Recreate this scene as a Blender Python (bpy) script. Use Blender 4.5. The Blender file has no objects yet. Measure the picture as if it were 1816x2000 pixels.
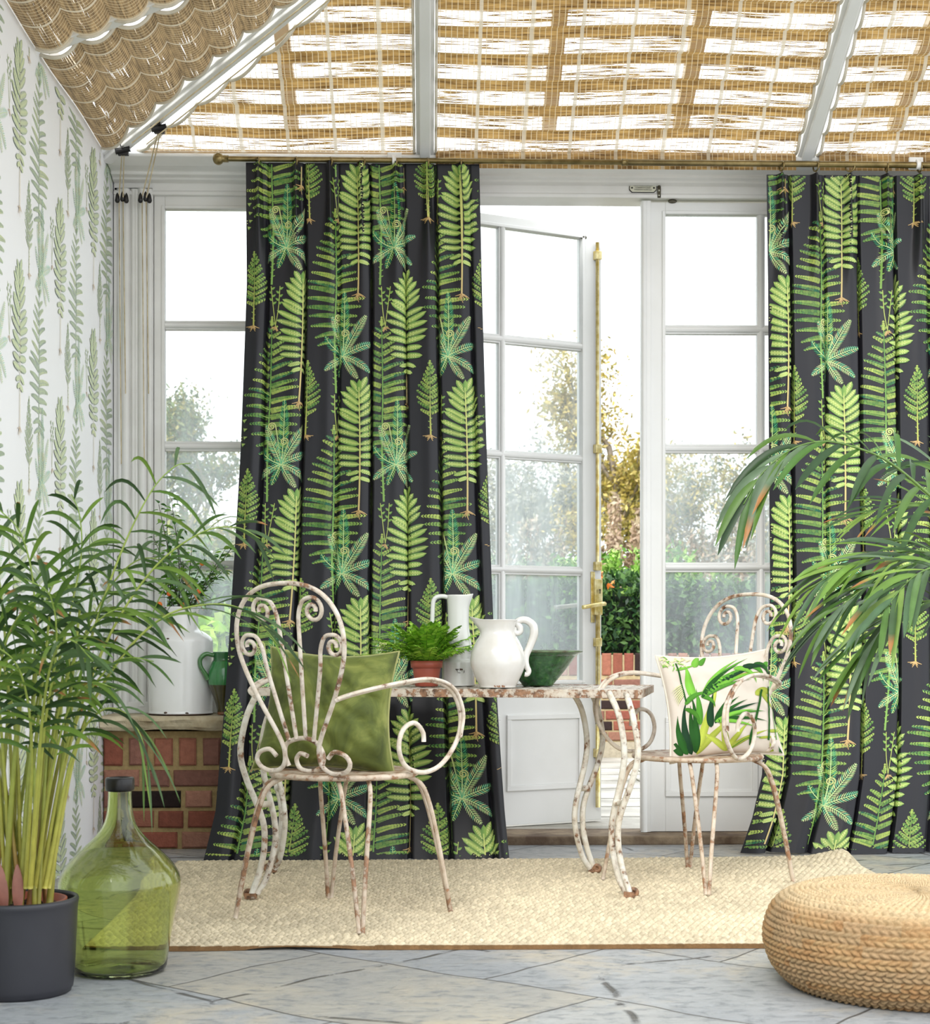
import bpy, math, random
import numpy as np
from mathutils import Vector, Matrix

random.seed(11)
RNG = np.random.default_rng(11)
PI = math.pi
SC = bpy.context.scene
COL = SC.collection

# ---------------------------------------------------------------- camera
F = 3200.0                      # focal length in pixels of the 1816 x 2000 frame
CX, HY = 908.0, 1250.0          # principal column, horizon row
EYE = 0.87
TH = math.atan(73 / 3200)       # the camera looks slightly to the right of the room's axis
cam_d = bpy.data.cameras.new('camera')
cam = bpy.data.objects.new('camera', cam_d)
COL.objects.link(cam)
cam.location = (0, 0, EYE)
cam.rotation_euler = (PI / 2, 0, -TH)
cam_d.sensor_fit = 'HORIZONTAL'
cam_d.sensor_width = 36
cam_d.lens = 36 * F / 1816
cam_d.shift_y = (HY - 1000) / 1816
cam_d.clip_start = 0.05
cam_d.clip_end = 300
cam_d.dof.use_dof = True
cam_d.dof.focus_distance = 6.0
cam_d.dof.aperture_fstop = 9
SC.camera = cam

# ---------------------------------------------------------------- daylight and exposure
world = bpy.data.worlds.new('overcast_sky')
SC.world = world
world.use_nodes = True
wn = world.node_tree
wn.nodes.clear()
w_out = wn.nodes.new('ShaderNodeOutputWorld')
w_bg = wn.nodes.new('ShaderNodeBackground')
w_tc = wn.nodes.new('ShaderNodeTexCoord')
w_sep = wn.nodes.new('ShaderNodeSeparateXYZ')
w_ramp = wn.nodes.new('ShaderNodeValToRGB')
wn.links.new(w_tc.outputs['Generated'], w_sep.inputs[0])
w_mr = wn.nodes.new('ShaderNodeMapRange')
w_mr.inputs[1].default_value = -1
w_mr.inputs[2].default_value = 1
wn.links.new(w_sep.outputs['Z'], w_mr.inputs[0])
wn.links.new(w_mr.outputs[0], w_ramp.inputs[0])
e = w_ramp.color_ramp.elements
e[0].position = 0.46; e[0].color = (0.42, 0.42, 0.42, 1)
e[1].position = 0.52; e[1].color = (0.93, 0.97, 1.0, 1)
wn.links.new(w_ramp.outputs[0], w_bg.inputs[0])
w_bg.inputs[1].default_value = 1.75
wn.links.new(w_bg.outputs[0], w_out.inputs[0])
sun_d = bpy.data.lights.new('fill_sun', 'SUN')  # added sun lamp, front fill from behind the camera to brighten the joinery
sun_d.energy = 2.3
sun_d.angle = math.radians(32)
sun_d.color = (1.0, 0.97, 0.92)
sun = bpy.data.objects.new('fill_sun', sun_d)
COL.objects.link(sun)
sun.rotation_euler = (math.radians(54), 0, math.radians(-28))
SC.view_settings.view_transform = 'Standard'
SC.view_settings.look = 'None'
SC.view_settings.gamma = 1
SC.view_settings.use_curve_mapping = False
SC.view_settings.exposure = 0.54
SC.cycles.use_denoising = True
try:
    SC.cycles.denoiser = 'OPENIMAGEDENOISE'
except Exception:
    pass
SC.cycles.max_bounces = 8
SC.cycles.diffuse_bounces = 4
SC.cycles.glossy_bounces = 4
SC.cycles.transmission_bounces = 8
SC.cycles.transparent_max_bounces = 14
SC.cycles.caustics_reflective = False
SC.cycles.caustics_refractive = False

# ---------------------------------------------------------------- pixel rays -> points
CT, ST = math.cos(TH), math.sin(TH)
def ray(px, py):
    a = (px - CX) / F
    b = (HY - py) / F
    return a * CT + ST, CT - a * ST, b
def on_y(px, py, Y):
    x, y, z = ray(px, py)
    t = Y / y
    return np.array((x * t, Y, EYE + z * t))
def on_z(px, py, z0=0.0):
    x, y, z = ray(px, py)
    t = (z0 - EYE) / z
    return np.array((x * t, y * t, z0))

# ---------------------------------------------------------------- mesh building
def s2l(c):
    c = np.asarray(c, float) / 255.0
    return np.where(c <= 0.04045, c / 12.92, ((c + 0.055) / 1.055) ** 2.4)
def L3(r, g, b):
    return tuple(float(v) for v in s2l((r, g, b)))

class MB:
    def __init__(s):
        s.V, s.Fs, s.C, s.U, s.n = [], [], [], [], 0
        s.sm = []
    def add(s, v, faces, col=(1, 1, 1), uv=None, smooth=True):
        v = np.asarray(v, float).reshape(-1, 3)
        col = np.asarray(col, float)
        if col.ndim == 1:
            col = np.tile(col, (len(v), 1))
        s.V.append(v); s.C.append(col)
        s.U.append(np.zeros((len(v), 2)) if uv is None else np.asarray(uv, float))
        if isinstance(faces, np.ndarray):
            faces = [faces]
        else:
            by = {}
            for f in faces:
                by.setdefault(len(f), []).append(f)
            faces = [np.asarray(q, int) for q in by.values()]
        for f in faces:
            if len(f):
                s.Fs.append(f + s.n); s.sm.append(smooth)
        s.n += len(v)
    def box(s, x0, x1, y0, y1, z0, z1, col=(1, 1, 1), M=None):
        v = np.array([(x, y, z) for z in (z0, z1) for y in (y0, y1) for x in (x0, x1)], float)
        if M is not None:
            v = np.array([tuple(M @ Vector(p)) for p in v])
        s.add(v, [(0, 2, 3, 1), (4, 5, 7, 6), (0, 1, 5, 4), (2, 6, 7, 3), (0, 4, 6, 2), (1, 3, 7, 5)], col, smooth=False)
    def grid(s, P, col=(1, 1, 1), uv=None, wrap_u=False, wrap_v=False, smooth=True, flip=False):
        P = np.asarray(P, float)
        nu, nv = P.shape[:2]
        idx = np.arange(nu * nv).reshape(nu, nv)
        if wrap_u: idx = np.concatenate([idx, idx[:1]], 0)
        if wrap_v: idx = np.concatenate([idx, idx[:, :1]], 1)
        q = np.stack([idx[:-1, :-1], idx[1:, :-1], idx[1:, 1:], idx[:-1, 1:]], -1).reshape(-1, 4)
        if flip: q = q[:, ::-1]
        col = np.asarray(col, float)
        if col.ndim == 3: col = col.reshape(-1, 3)
        s.add(P.reshape(-1, 3), q, col, None if uv is None else np.asarray(uv).reshape(-1, 2), smooth)
    def tube(s, path, r, n=8, closed=False, col=(1, 1, 1), cap=True):
        P = np.asarray(path, float)
        m = len(P)
        r = np.broadcast_to(np.asarray(r, float), (m,))
        if closed:
            T = np.roll(P, -1, 0) - np.roll(P, 1, 0)
        else:
            T = np.gradient(P, axis=0)
        T /= np.maximum(np.linalg.norm(T, axis=1, keepdims=True), 1e-9)
        up = np.array((0, 0, 1.0)) if abs(T[0][2]) < 0.9 else np.array((1.0, 0, 0))
        N = np.zeros_like(P)
        a = up - T[0] * up.dot(T[0]); N[0] = a / np.linalg.norm(a)
        for i in range(1, m):
            a = N[i - 1] - T[i] * N[i - 1].dot(T[i])
            l = np.linalg.norm(a)
            N[i] = a / l if l > 1e-6 else N[i - 1]
        B = np.cross(T, N)
        th = np.arange(n) * 2 * PI / n
        ring = P[:, None] + r[:, None, None] * (np.cos(th)[None, :, None] * N[:, None] + np.sin(th)[None, :, None] * B[:, None])
        c = np.asarray(col, float)
        if c.ndim == 2: c = np.repeat(c[:, None, :], n, 1)
        s.grid(ring, c, wrap_u=closed, wrap_v=True)
        if cap and not closed:
            base = s.n - m * n
            s.Fs.append(np.array([[base + k for k in range(n)][::-1]])); s.sm.append(False)
            s.Fs.append(np.array([[base + (m - 1) * n + k for k in range(n)]])); s.sm.append(False)
    def lathe(s, prof, n=48, c=(0, 0, 0), col=(1, 1, 1)):
        prof = np.asarray(prof, float)
        th = np.arange(n) * 2 * PI / n
        P = np.stack([prof[:, 0][:, None] * np.cos(th) + c[0], prof[:, 0][:, None] * np.sin(th) + c[1],
                      np.repeat(prof[:, 1][:, None], n, 1) + c[2]], -1)
        cc = np.asarray(col, float)
        if cc.ndim == 2: cc = np.repeat(cc[:, None, :], n, 1)
        s.grid(P, cc, wrap_v=True, flip=True)
    def sphere(s, c, r, n=12, m=8, col=(1, 1, 1), sc=(1, 1, 1)):
        a = np.linspace(0, PI, m + 1); th = np.arange(n) * 2 * PI / n
        P = np.stack([np.sin(a)[:, None] * np.cos(th), np.sin(a)[:, None] * np.sin(th), np.repeat(np.cos(a)[:, None], n, 1)], -1)
        s.grid(P * r * np.asarray(sc) + np.asarray(c), col, wrap_v=True)
    def build(s, name, mat, parent=None, local=False, bevel=0, uv=False, ink=False, seg=2):
        me = bpy.data.meshes.new(name)
        V = np.concatenate(s.V) if s.V else np.zeros((0, 3))
        o = bpy.data.objects.new(name, me)
        COL.objects.link(o)
        if parent is not None:
            o.parent = parent
            if not local:
                p = parent
                while p is not None:
                    V = V - np.array(p.location); p = p.parent
        me.vertices.add(len(V)); me.vertices.foreach_set('co', V.astype(np.float32).ravel())
        tot = np.concatenate([np.full(len(f), f.shape[1]) for f in s.Fs])
        loops = np.concatenate([f.ravel() for f in s.Fs])
        me.loops.add(len(loops)); me.loops.foreach_set('vertex_index', loops.astype(np.int32))
        me.polygons.add(len(tot))
        me.polygons.foreach_set('loop_start', np.concatenate([[0], np.cumsum(tot)[:-1]]).astype(np.int32))
        sm = np.concatenate([np.full(len(f), k) for f, k in zip(s.Fs, s.sm)])
        me.polygons.foreach_set('use_smooth', sm.astype(bool))
        if uv:
            U = np.concatenate(s.U)
            l = me.uv_layers.new(name='UVMap')
            l.data.foreach_set('uv', U[loops].astype(np.float32).ravel())
        if ink:
            Cc = np.concatenate(s.C)
            a = me.color_attributes.new('ink', 'FLOAT_COLOR', 'POINT')
            a.data.foreach_set('color', np.concatenate([Cc, np.ones((len(Cc), 1))], 1).astype(np.float32).ravel())
        me.update(calc_edges=True)
        me.validate()
        if isinstance(mat, (list, tuple)):
            for m in mat: me.materials.append(m)
        else:
            me.materials.append(mat)
        if bevel:
            b = o.modifiers.new('bevel', 'BEVEL'); b.width = bevel; b.segments = seg; b.limit_method = 'ANGLE'
        return o

def thing(name, label, cat, loc=(0, 0, 0), rz=0, group=None):
    o = bpy.data.objects.new(name, None)
    COL.objects.link(o)
    o.empty_display_size = 0.1
    o.location = loc; o.rotation_euler = (0, 0, rz)
    return tag(o, label, cat, group)
def tag(o, label, cat, group=None, kind=None):
    o['label'] = label; o['category'] = cat
    if group: o['group'] = group
    if kind: o['kind'] = kind
    return o
def struct(o, label=None):
    o['kind'] = 'structure'
    if label: o['label'] = label
    return o

def spline(pts, n=40):
    """Catmull-Rom through the points, n samples, roughly even in length."""
    P = np.asarray(pts, float)
    Q = np.concatenate([[2 * P[0] - P[1]], P, [2 * P[-1] - P[-2]]])
    out = []
    k = len(P) - 1
    per = max(6, int(math.ceil(n / k)) * 2)
    for i in range(k):
        p0, p1, p2, p3 = Q[i], Q[i + 1], Q[i + 2], Q[i + 3]
        t = np.linspace(0, 1, per, endpoint=False)[:, None]
        out.append(0.5 * ((2 * p1) + (p2 - p0) * t + (2 * p0 - 5 * p1 + 4 * p2 - p3) * t ** 2 + (3 * p1 - p0 - 3 * p2 + p3) * t ** 3))
    out.append(P[-1:])
    D = np.concatenate(out)
    d = np.concatenate([[0], np.cumsum(np.linalg.norm(np.diff(D, axis=0), axis=1))])
    s = np.linspace(0, d[-1], n)
    return np.stack([np.interp(s, d, D[:, j]) for j in range(D.shape[1])], -1)
def smoothstep(x, a, b):
    t = np.clip((np.asarray(x, float) - a) / (b - a), 0, 1)
    return t * t * (3 - 2 * t)
def vnoise(x, y, seed=0):
    """smooth value noise in [-1,1], numpy"""
    r = np.random.default_rng(seed).uniform(-1, 1, (64, 64))
    xi = np.floor(x).astype(int); yi = np.floor(y).astype(int)
    fx = x - xi; fy = y - yi
    fx = fx * fx * (3 - 2 * fx); fy = fy * fy * (3 - 2 * fy)
    g = lambda a, b: r[a % 64, b % 64]
    return (g(xi, yi) * (1 - fx) + g(xi + 1, yi) * fx) * (1 - fy) + (g(xi, yi + 1) * (1 - fx) + g(xi + 1, yi + 1) * fx) * fy

# ---------------------------------------------------------------- materials
def N(nt, t, **kw):
    n = nt.nodes.new(t)
    for k, v in kw.items(): setattr(n, k, v)
    return n
def base(name):
    m = bpy.data.materials.new(name); m.use_nodes = True
    nt = m.node_tree; nt.nodes.clear()
    out = N(nt, 'ShaderNodeOutputMaterial'); b = N(nt, 'ShaderNodeBsdfPrincipled')
    nt.links.new(b.outputs[0], out.inputs[0])
    return m, nt, b, out
def noise(nt, scale, detail=4, rough=0.55, coord=None, stretch=None, kind='Object', dist=0.0):
    if coord is None:
        coord = N(nt, 'ShaderNodeTexCoord').outputs[kind]
    if stretch:
        mp = N(nt, 'ShaderNodeMapping'); mp.inputs['Scale'].default_value = stretch
        nt.links.new(coord, mp.inputs[0]); coord = mp.outputs[0]
    n = N(nt, 'ShaderNodeTexNoise'); n.inputs['Scale'].default_value = scale
    n.inputs['Detail'].default_value = detail; n.inputs['Roughness'].default_value = rough
    n.inputs['Distortion'].default_value = dist
    nt.links.new(coord, n.inputs['Vector'])
    return n.outputs['Fac']
def ramp(nt, fac, stops, interp='LINEAR'):
    r = N(nt, 'ShaderNodeValToRGB'); cr = r.color_ramp; cr.interpolation = interp
    while len(cr.elements) < len(stops): cr.elements.new(0.5)
    for el, (p, c) in zip(cr.elements, stops):
        el.position = p; el.color = tuple(c) + (1,) if len(c) == 3 else c
    nt.links.new(fac, r.inputs[0])
    return r.outputs[0]
def mixc(nt, fac, a, b, mode='MIX'):
    m = N(nt, 'ShaderNodeMix', data_type='RGBA', blend_type=mode)
    for i, v in ((0, fac), (6, a), (7, b)):
        if isinstance(v, (int, float)): m.inputs[i].default_value = v
        elif isinstance(v, tuple): m.inputs[i].default_value = v + (1,) if len(v) == 3 else v
        else: nt.links.new(v, m.inputs[i])
    return m.outputs[2]
def math_(nt, op, a, b=0.0, c=None, clamp=False):
    m = N(nt, 'ShaderNodeMath', operation=op); m.use_clamp = clamp
    for i, v in enumerate((a, b) if c is None else (a, b, c)):
        if isinstance(v, (int, float)): m.inputs[i].default_value = v
        else: nt.links.new(v, m.inputs[i])
    return m.outputs[0]
def bump(nt, b, h, dist, strength=1.0):
    bp = N(nt, 'ShaderNodeBump'); bp.inputs['Distance'].default_value = dist; bp.inputs['Strength'].default_value = strength
    nt.links.new(h, bp.inputs['Height']); nt.links.new(bp.outputs[0], b.inputs['Normal'])
def pm(name, c, rough=0.5, metal=0.0, c2=None, vs=6.0, bmp=0.0, bs=80.0, spec=0.5, ink=False, sheen=0.0, trans=0.0, coat=0.0):
    m, nt, b, out = base(name)
    b.inputs['Roughness'].default_value = rough; b.inputs['Metallic'].default_value = metal
    b.inputs['Specular IOR Level'].default_value = spec
    b.inputs['Coat Weight'].default_value = coat
    b.inputs['Coat Roughness'].default_value = 0.08
    if sheen:
        b.inputs['Sheen Weight'].default_value = sheen; b.inputs['Sheen Roughness'].default_value = 0.4
    if ink:
        src = N(nt, 'ShaderNodeAttribute', attribute_name='ink').outputs['Color']
        col = mixc(nt, 1.0, src, ramp(nt, noise(nt, vs), [(0.3, (0.82, 0.82, 0.82)), (0.7, (1.1, 1.1, 1.1))]), 'MULTIPLY') if c2 is not None else src
    else:
        c2 = c2 or tuple(min(1, v * 0.9) for v in c)
        col = ramp(nt, noise(nt, vs), [(0.35, c2), (0.65, c)])
    nt.links.new(col, b.inputs['Base Color'])
    if bmp: bump(nt, b, noise(nt, bs, 3), bmp)
    if trans:
        t = N(nt, 'ShaderNodeBsdfTranslucent'); mx = N(nt, 'ShaderNodeMixShader'); mx.inputs[0].default_value = trans
        nt.links.new(col, t.inputs[0]); nt.links.new(b.outputs[0], mx.inputs[1]); nt.links.new(t.outputs[0], mx.inputs[2])
        nt.links.new(mx.outputs[0], out.inputs[0])
    return m
def glass_pane(name, haze=0.05):
    m, nt, b, out = base(name)
    nt.nodes.remove(b)
    tr = N(nt, 'ShaderNodeBsdfTransparent'); tr.inputs[0].default_value = (0.97, 0.985, 0.98, 1)
    gl = N(nt, 'ShaderNodeBsdfGlossy'); gl.inputs['Roughness'].default_value = 0.02
    df = N(nt, 'ShaderNodeBsdfTranslucent'); df.inputs[0].default_value = (0.85, 0.92, 0.95, 1)
    fr = N(nt, 'ShaderNodeFresnel'); fr.inputs[0].default_value = 1.35
    m1 = N(nt, 'ShaderNodeMixShader'); m2 = N(nt, 'ShaderNodeMixShader')
    nt.links.new(fr.outputs[0], m1.inputs[0]); nt.links.new(tr.outputs[0], m1.inputs[1]); nt.links.new(gl.outputs[0], m1.inputs[2])
    h = ramp(nt, noise(nt, 3.0, 5, 0.6, stretch=(1, 1, 0.15)), [(0.3, (0, 0, 0)), (0.75, (1, 1, 1))])
    nt.links.new(math_(nt, 'MULTIPLY', h, haze), m2.inputs[0])
    nt.links.new(m1.outputs[0], m2.inputs[1]); nt.links.new(df.outputs[0], m2.inputs[2])
    nt.links.new(m2.outputs[0], out.inputs[0])
    return m
def worn_paint(name, paint=(0.80, 0.76, 0.68), rust_amt=0.5, scale=14):
    m, nt, b, out = base(name)
    f = noise(nt, scale, 8, 0.7)
    f2 = noise(nt, scale * 0.25, 3, 0.5)
    fac = math_(nt, 'ADD', f, math_(nt, 'MULTIPLY', f2, 0.45))
    t = 0.98 - rust_amt * 0.28
    rust = ramp(nt, noise(nt, 60, 4), [(0.3, L3(78, 54, 38)), (0.7, L3(168, 126, 94))])
    pa = ramp(nt, noise(nt, 25, 4), [(0.3, tuple(v * f_ for v, f_ in zip(paint, (.86, .80, .72)))), (0.65, paint)])
    k = ramp(nt, fac, [(t - 0.16, (0, 0, 0)), (t - 0.02, (0.35, 0.35, 0.35)), (t + 0.03, (1, 1, 1))])
    nt.links.new(mixc(nt, k, pa, rust), b.inputs['Base Color'])
    b.inputs['Roughness'].default_value = 0.5
    bump(nt, b, math_(nt, 'SUBTRACT', 1.0, k), 0.0008)
    return m

M_white = pm('white_gloss_paint', (0.80, 0.80, 0.79), 0.35, c2=(0.74, 0.74, 0.72), vs=2.5, bmp=0.0004, bs=30)
M_frame = pm('painted_timber', (0.80, 0.795, 0.775), 0.4, c2=(0.70, 0.69, 0.665), vs=3.0, bmp=0.0005, bs=25)
M_paper = pm('printed_wallpaper', (1, 1, 1), 0.55, ink=True, spec=0.3)
M_cloth = pm('printed_satin_cloth', (1, 1, 1), 0.42, ink=True, spec=0.34, sheen=0.04)
M_linen = pm('printed_linen', (1, 1, 1), 0.75, ink=True, spec=0.25, bmp=0.0003, bs=900)
M_pane = glass_pane('window_glass', 0.10)
M_pane_d = glass_pane('dewy_window_glass', 0.42)
M_brass = pm('aged_brass', L3(196, 172, 96), 0.35, 0.85, c2=L3(232, 220, 172), vs=30)
M_rod = pm('antique_brass', L3(140, 124, 84), 0.32, 0.9, c2=L3(110, 96, 62), vs=20)
M_black = pm('black_plastic', (0.010, 0.010, 0.012), 0.3, c2=(0.016, 0.014, 0.012), vs=30, spec=.35)
M_chair = worn_paint('worn_cream_iron', (0.72, 0.66, 0.58), 0.55, 26)
M_chair_low = worn_paint('rusting_iron', (0.62, 0.53, 0.43), 0.72, 30)
M_table = worn_paint('chipped_white_iron', (0.72, 0.70, 0.63), 0.5, 34)
M_tabletop = worn_paint('rusted_white_sheet', (0.74, 0.72, 0.68), 0.62, 40)
M_leaf = pm('leaf_green', (1, 1, 1), 0.42, ink=True, spec=0.3, c2=1, vs=20, trans=0.16)
M_stem = pm('plant_stem', (1, 1, 1), 0.45, ink=True, c2=1, vs=30)
M_soil = pm('potting_soil', (0.09, 0.055, 0.035), 0.95, c2=(0.03, 0.02, 0.015), vs=60, bmp=0.01, bs=90)
M_rim = worn_paint('rusty_table_edge', (0.62, 0.57, 0.49), 0.88, 44)
M_brick = pm('brickwork', (1, 1, 1), 0.85, ink=True, c2=1, vs=45, bmp=0.003, bs=120, spec=0.2)
# ================================================================ the room
WX = -1.35                      # left wall
YB = 7.08                       # face of the joinery in the back wall
YE, ZE = 6.90, 2.93             # eave line
SB, SL = 0.458, 0.41            # slope of the back and of the left roof plane
def Zb(py, Y=YB): return EYE + (HY - py) / F * Y
def Xb(px, Y=YB): return on_y(px, HY, Y)[0]

# floor of riven stone slabs
m, nt, b, out = base('riven_stone_slabs')
tc = N(nt, 'ShaderNodeTexCoord').outputs['Object']
mp = N(nt, 'ShaderNodeMapping'); mp.inputs['Rotation'].default_value = (0, 0, math.radians(40)); mp.inputs['Location'].default_value = (0.35, 0.12, 0)
nt.links.new(tc, mp.inputs[0])
nv = N(nt, 'ShaderNodeTexNoise'); nv.inputs['Scale'].default_value = 2.2; nt.links.new(tc, nv.inputs['Vector'])
va = N(nt, 'ShaderNodeVectorMath', operation='MULTIPLY_ADD'); va.inputs[1].default_value = (0.10, 0.10, 0)
nt.links.new(nv.outputs['Color'], va.inputs[0]); nt.links.new(mp.outputs[0], va.inputs[2])
bk = N(nt, 'ShaderNodeTexBrick'); bk.offset = 0.37
for k, v in (('Scale', 1.0), ('Mortar Size', 0.004), ('Mortar Smooth', 0.3), ('Brick Width', 0.92), ('Row Height', 0.58), ('Bias', 0.0)):
    bk.inputs[k].default_value = v
bk.inputs['Color1'].default_value = (0, 0, 0, 1); bk.inputs['Color2'].default_value = (1, 1, 1, 1); bk.inputs['Mortar'].default_value = (0.5, 0.5, 0.5, 1)
nt.links.new(va.outputs[0], bk.inputs['Vector'])
slab = ramp(nt, bk.outputs['Color'], [(0.0, L3(158, 161, 165)), (0.35, L3(174, 176, 177)), (0.6, L3(180, 180, 177)), (0.8, L3(162, 165, 169)), (0.95, L3(176, 172, 162)), (1.0, L3(180, 168, 146))])
n1 = noise(nt, 2.6, 9, 0.68, coord=tc, dist=.6)
n2 = noise(nt, 16, 8, 0.72, coord=tc, stretch=(1, 1.6, 1), dist=.4)
n3 = noise(nt, 1.3, 5, 0.6, coord=tc)
c1 = mixc(nt, math_(nt, 'MULTIPLY', ramp(nt, n1, [(0.50, (0, 0, 0)), (0.66, (1, 1, 1))]), 0.55), slab, L3(206, 190, 160))
c1 = mixc(nt, math_(nt, 'MULTIPLY', ramp(nt, n3, [(0.40, (1, 1, 1)), (0.56, (0, 0, 0))]), 0.5), c1, L3(136, 140, 146))
c2_ = mixc(nt, ramp(nt, n2, [(0.36, (0.75, 0.75, 0.75)), (0.50, (0, 0, 0))]), c1, L3(116, 120, 124))
vo = N(nt, 'ShaderNodeTexVoronoi', feature='DISTANCE_TO_EDGE'); vo.inputs['Scale'].default_value = 1.15
nt.links.new(va.outputs[0], vo.inputs['Vector'])
crk = math_(nt, 'MULTIPLY', ramp(nt, vo.outputs['Distance'], [(0.004, (1, 1, 1)), (0.010, (0, 0, 0))]), ramp(nt, n1, [(0.46, (1, 1, 1)), (0.52, (0, 0, 0))]))
jt = math_(nt, 'MAXIMUM', bk.outputs['Fac'], crk)
nt.links.new(mixc(nt, math_(nt, 'MULTIPLY', jt, .85), c2_, L3(70, 66, 62)), b.inputs['Base Color'])
nt.links.new(ramp(nt, n2, [(0.3, (0.55, 0.55, 0.55)), (0.7, (0.32, 0.32, 0.32))]), b.inputs['Roughness'])
hh = math_(nt, 'SUBTRACT', math_(nt, 'ADD', math_(nt, 'MULTIPLY', n1, 0.6), math_(nt, 'MULTIPLY', n2, 0.5)), math_(nt, 'MULTIPLY', jt, 0.5))
bump(nt, b, hh, 0.016)
M_floor = m
q = MB(); q.box(WX - 0.1, 3.4, -2.6, 6.935, -0.1, 0.0); struct(q.build('floor', M_floor))

# door step
M_step = pm('worn_brown_stone', L3(146, 128, 104), 0.8, c2=L3(88, 70, 54), vs=9, bmp=0.004, bs=40)
q = MB(); q.box(Xb(425), 2.6, 6.93, 7.22, 0.0, 0.038); struct(q.build('trim_1', M_step, bevel=0.006), 'worn brown stone step below the glazed doors')

# low brick wall with a stone ledge in the left corner
def bricks(mb, x0, x1, yf, rows, depth=0.02, seed=1, dark=0.22, M=None):
    """rows: list of (z0, z1, [brick lengths...], joint)"""
    r = np.random.default_rng(seed)
    pal = [L3(138, 82, 66), L3(146, 94, 76), L3(126, 72, 60), L3(156, 112, 94), L3(132, 92, 80)]
    for z0, z1, lens, j, off in rows:
        x = x0 - off; k = 0
        while x < x1:
            L = lens[k % len(lens)] * r.uniform(0.95, 1.05); k += 1
            a, c = max(x, x0), min(x + L, x1)
            if c - a > 0.015:
                col = np.array(pal[r.integers(len(pal))]) * r.uniform(0.8, 1.15)
                if r.random() < dark: col = np.array(L3(46, 34, 32)) * r.uniform(0.7, 1.4)
                d = r.uniform(0, 0.004); e = 0.007
                o = [(a, z0), (c, z0), (c, z1), (a, z1)]
                mid = [(a + e, z0 + e), (c - e, z0 + e), (c - e, z1 - e), (a + e, z1 - e)]
                v = [(p, yf + depth, z) for p, z in o] + [(p + r.uniform(-.002, .002), yf + 0.003 - d, z + r.uniform(-.002, .002)) for p, z in o] + [(p, yf - 0.004 - d, z) for p, z in mid]
                mb.add(v, [(0, 1, 5, 4), (1, 2, 6, 5), (2, 3, 7, 6), (3, 0, 4, 7), (4, 5, 9, 8), (5, 6, 10, 9), (6, 7, 11, 10), (7, 4, 8, 11), (8, 9, 10, 11)], col, smooth=False)
            x += L + j
YK = 6.84
pz = lambda py: EYE + (HY - py) / F * YK
q = MB()
bx1 = Xb(470, YK); bx0 = WX + 0.005
q.box(bx0, bx1, YK + 0.008, YB + 0.2, 0.0, 0.49, L3(160, 138, 96))
rows = [(pz(1494), pz(1441), [0.075, 0.071], 0.028, 0.0), (pz(1535), pz(1503), [0.235, 0.11], 0.02, 0.10), (pz(1576), pz(1544), [0.11, 0.23], 0.02, 0.04),
        (pz(1615), pz(1583), [0.225, 0.105], 0.02, 0.02), (pz(1655), pz(1624), [0.12, 0.23], 0.02, 0.06)]
bricks(q, bx0, bx1, YK, rows, 0.012, 5, 0.2)
q.build('wall_back', M_brick, ink=True)['kind'] = 'structure'
M_stone = pm('split_sandstone', L3(196, 184, 158), 0.85, c2=L3(146, 130, 100), vs=7, bmp=0.012, bs=22)
LZ = Zb(1397, 6.84)
q = MB()
nu, nv_ = 60, 14
xs = np.linspace(WX + 0.003, Xb(447, 6.8), nu)
prof = [(7.12, 0.0), (6.79, 0.0), (6.775, -0.004), (6.765, -0.016), (6.768, -0.03), (6.772, -0.045), (6.785, -0.058), (7.12, -0.058)]
P = np.array([[(x, y + (0.010 * vnoise(np.array([x * 14]), np.array([k * .9]), 3)[0] if 1 < k < 7 else 0), LZ + z + (0.004 * vnoise(np.array([x * 9]), np.array([k * .7]), 4)[0] if k > 2 else 0)) for k, (y, z) in enumerate(prof)] for x in xs])
q.grid(P, wrap_v=True, smooth=False)
q.Fs.append(np.array([[q.n - 8 + k for k in range(8)]])); q.sm.append(False)
q.Fs.append(np.array([[k for k in range(8)][::-1]])); q.sm.append(False)
struct(q.build('trim_2', M_stone), 'rough split stone ledge on the low brick wall')

# fluted corner casing, cornice, header
q = MB()
q.box(WX + 0.004, Xb(300), YB - 0.02, YB + 0.14, LZ, Zb(372))
for px, w in ((236, .012), (247, .02), (262, .010), (268, .010), (280, .02), (294, .012)):
    x = Xb(px)
    q.tube([(x, YB - 0.02, LZ + 0.03), (x, YB - 0.02, Zb(376))], w, 10)
q.box(WX + 0.004, Xb(300), YB - 0.035, YB, LZ, LZ + 0.05)
struct(q.build('trim_3', M_frame, bevel=0.003), 'fluted white corner casing beside the left window')
q = MB()
prof = [(6.86, 2.900), (6.86, 2.888), (6.885, 2.880), (6.93, 2.868), (6.975, 2.862), (6.985, 2.858), (6.985, 2.848), (7.015, 2.843), (7.02, 2.835), (7.06, 2.830), (7.06, 2.797), (7.052, 2.795), (7.052, 2.779), (7.20, 2.779), (7.20, ZE + 0.02), (6.95, ZE + 0.02)]
pr = np.array(prof)
X0, X1 = WX + 0.004, 3.2
P = np.stack([np.stack([np.full(len(pr), x), pr[:, 0], pr[:, 1]], -1) for x in (X0, X1)])
q.grid(P, wrap_v=True, smooth=False)
q.Fs.append(np.array([[k for k in range(len(pr))]])); q.sm.append(False)
q.Fs.append(np.array([[len(pr) + k for k in range(len(pr))][::-1]])); q.sm.append(False)
struct(q.build('trim_4', M_frame, bevel=0.004), 'moulded white cornice and door header')

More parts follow.
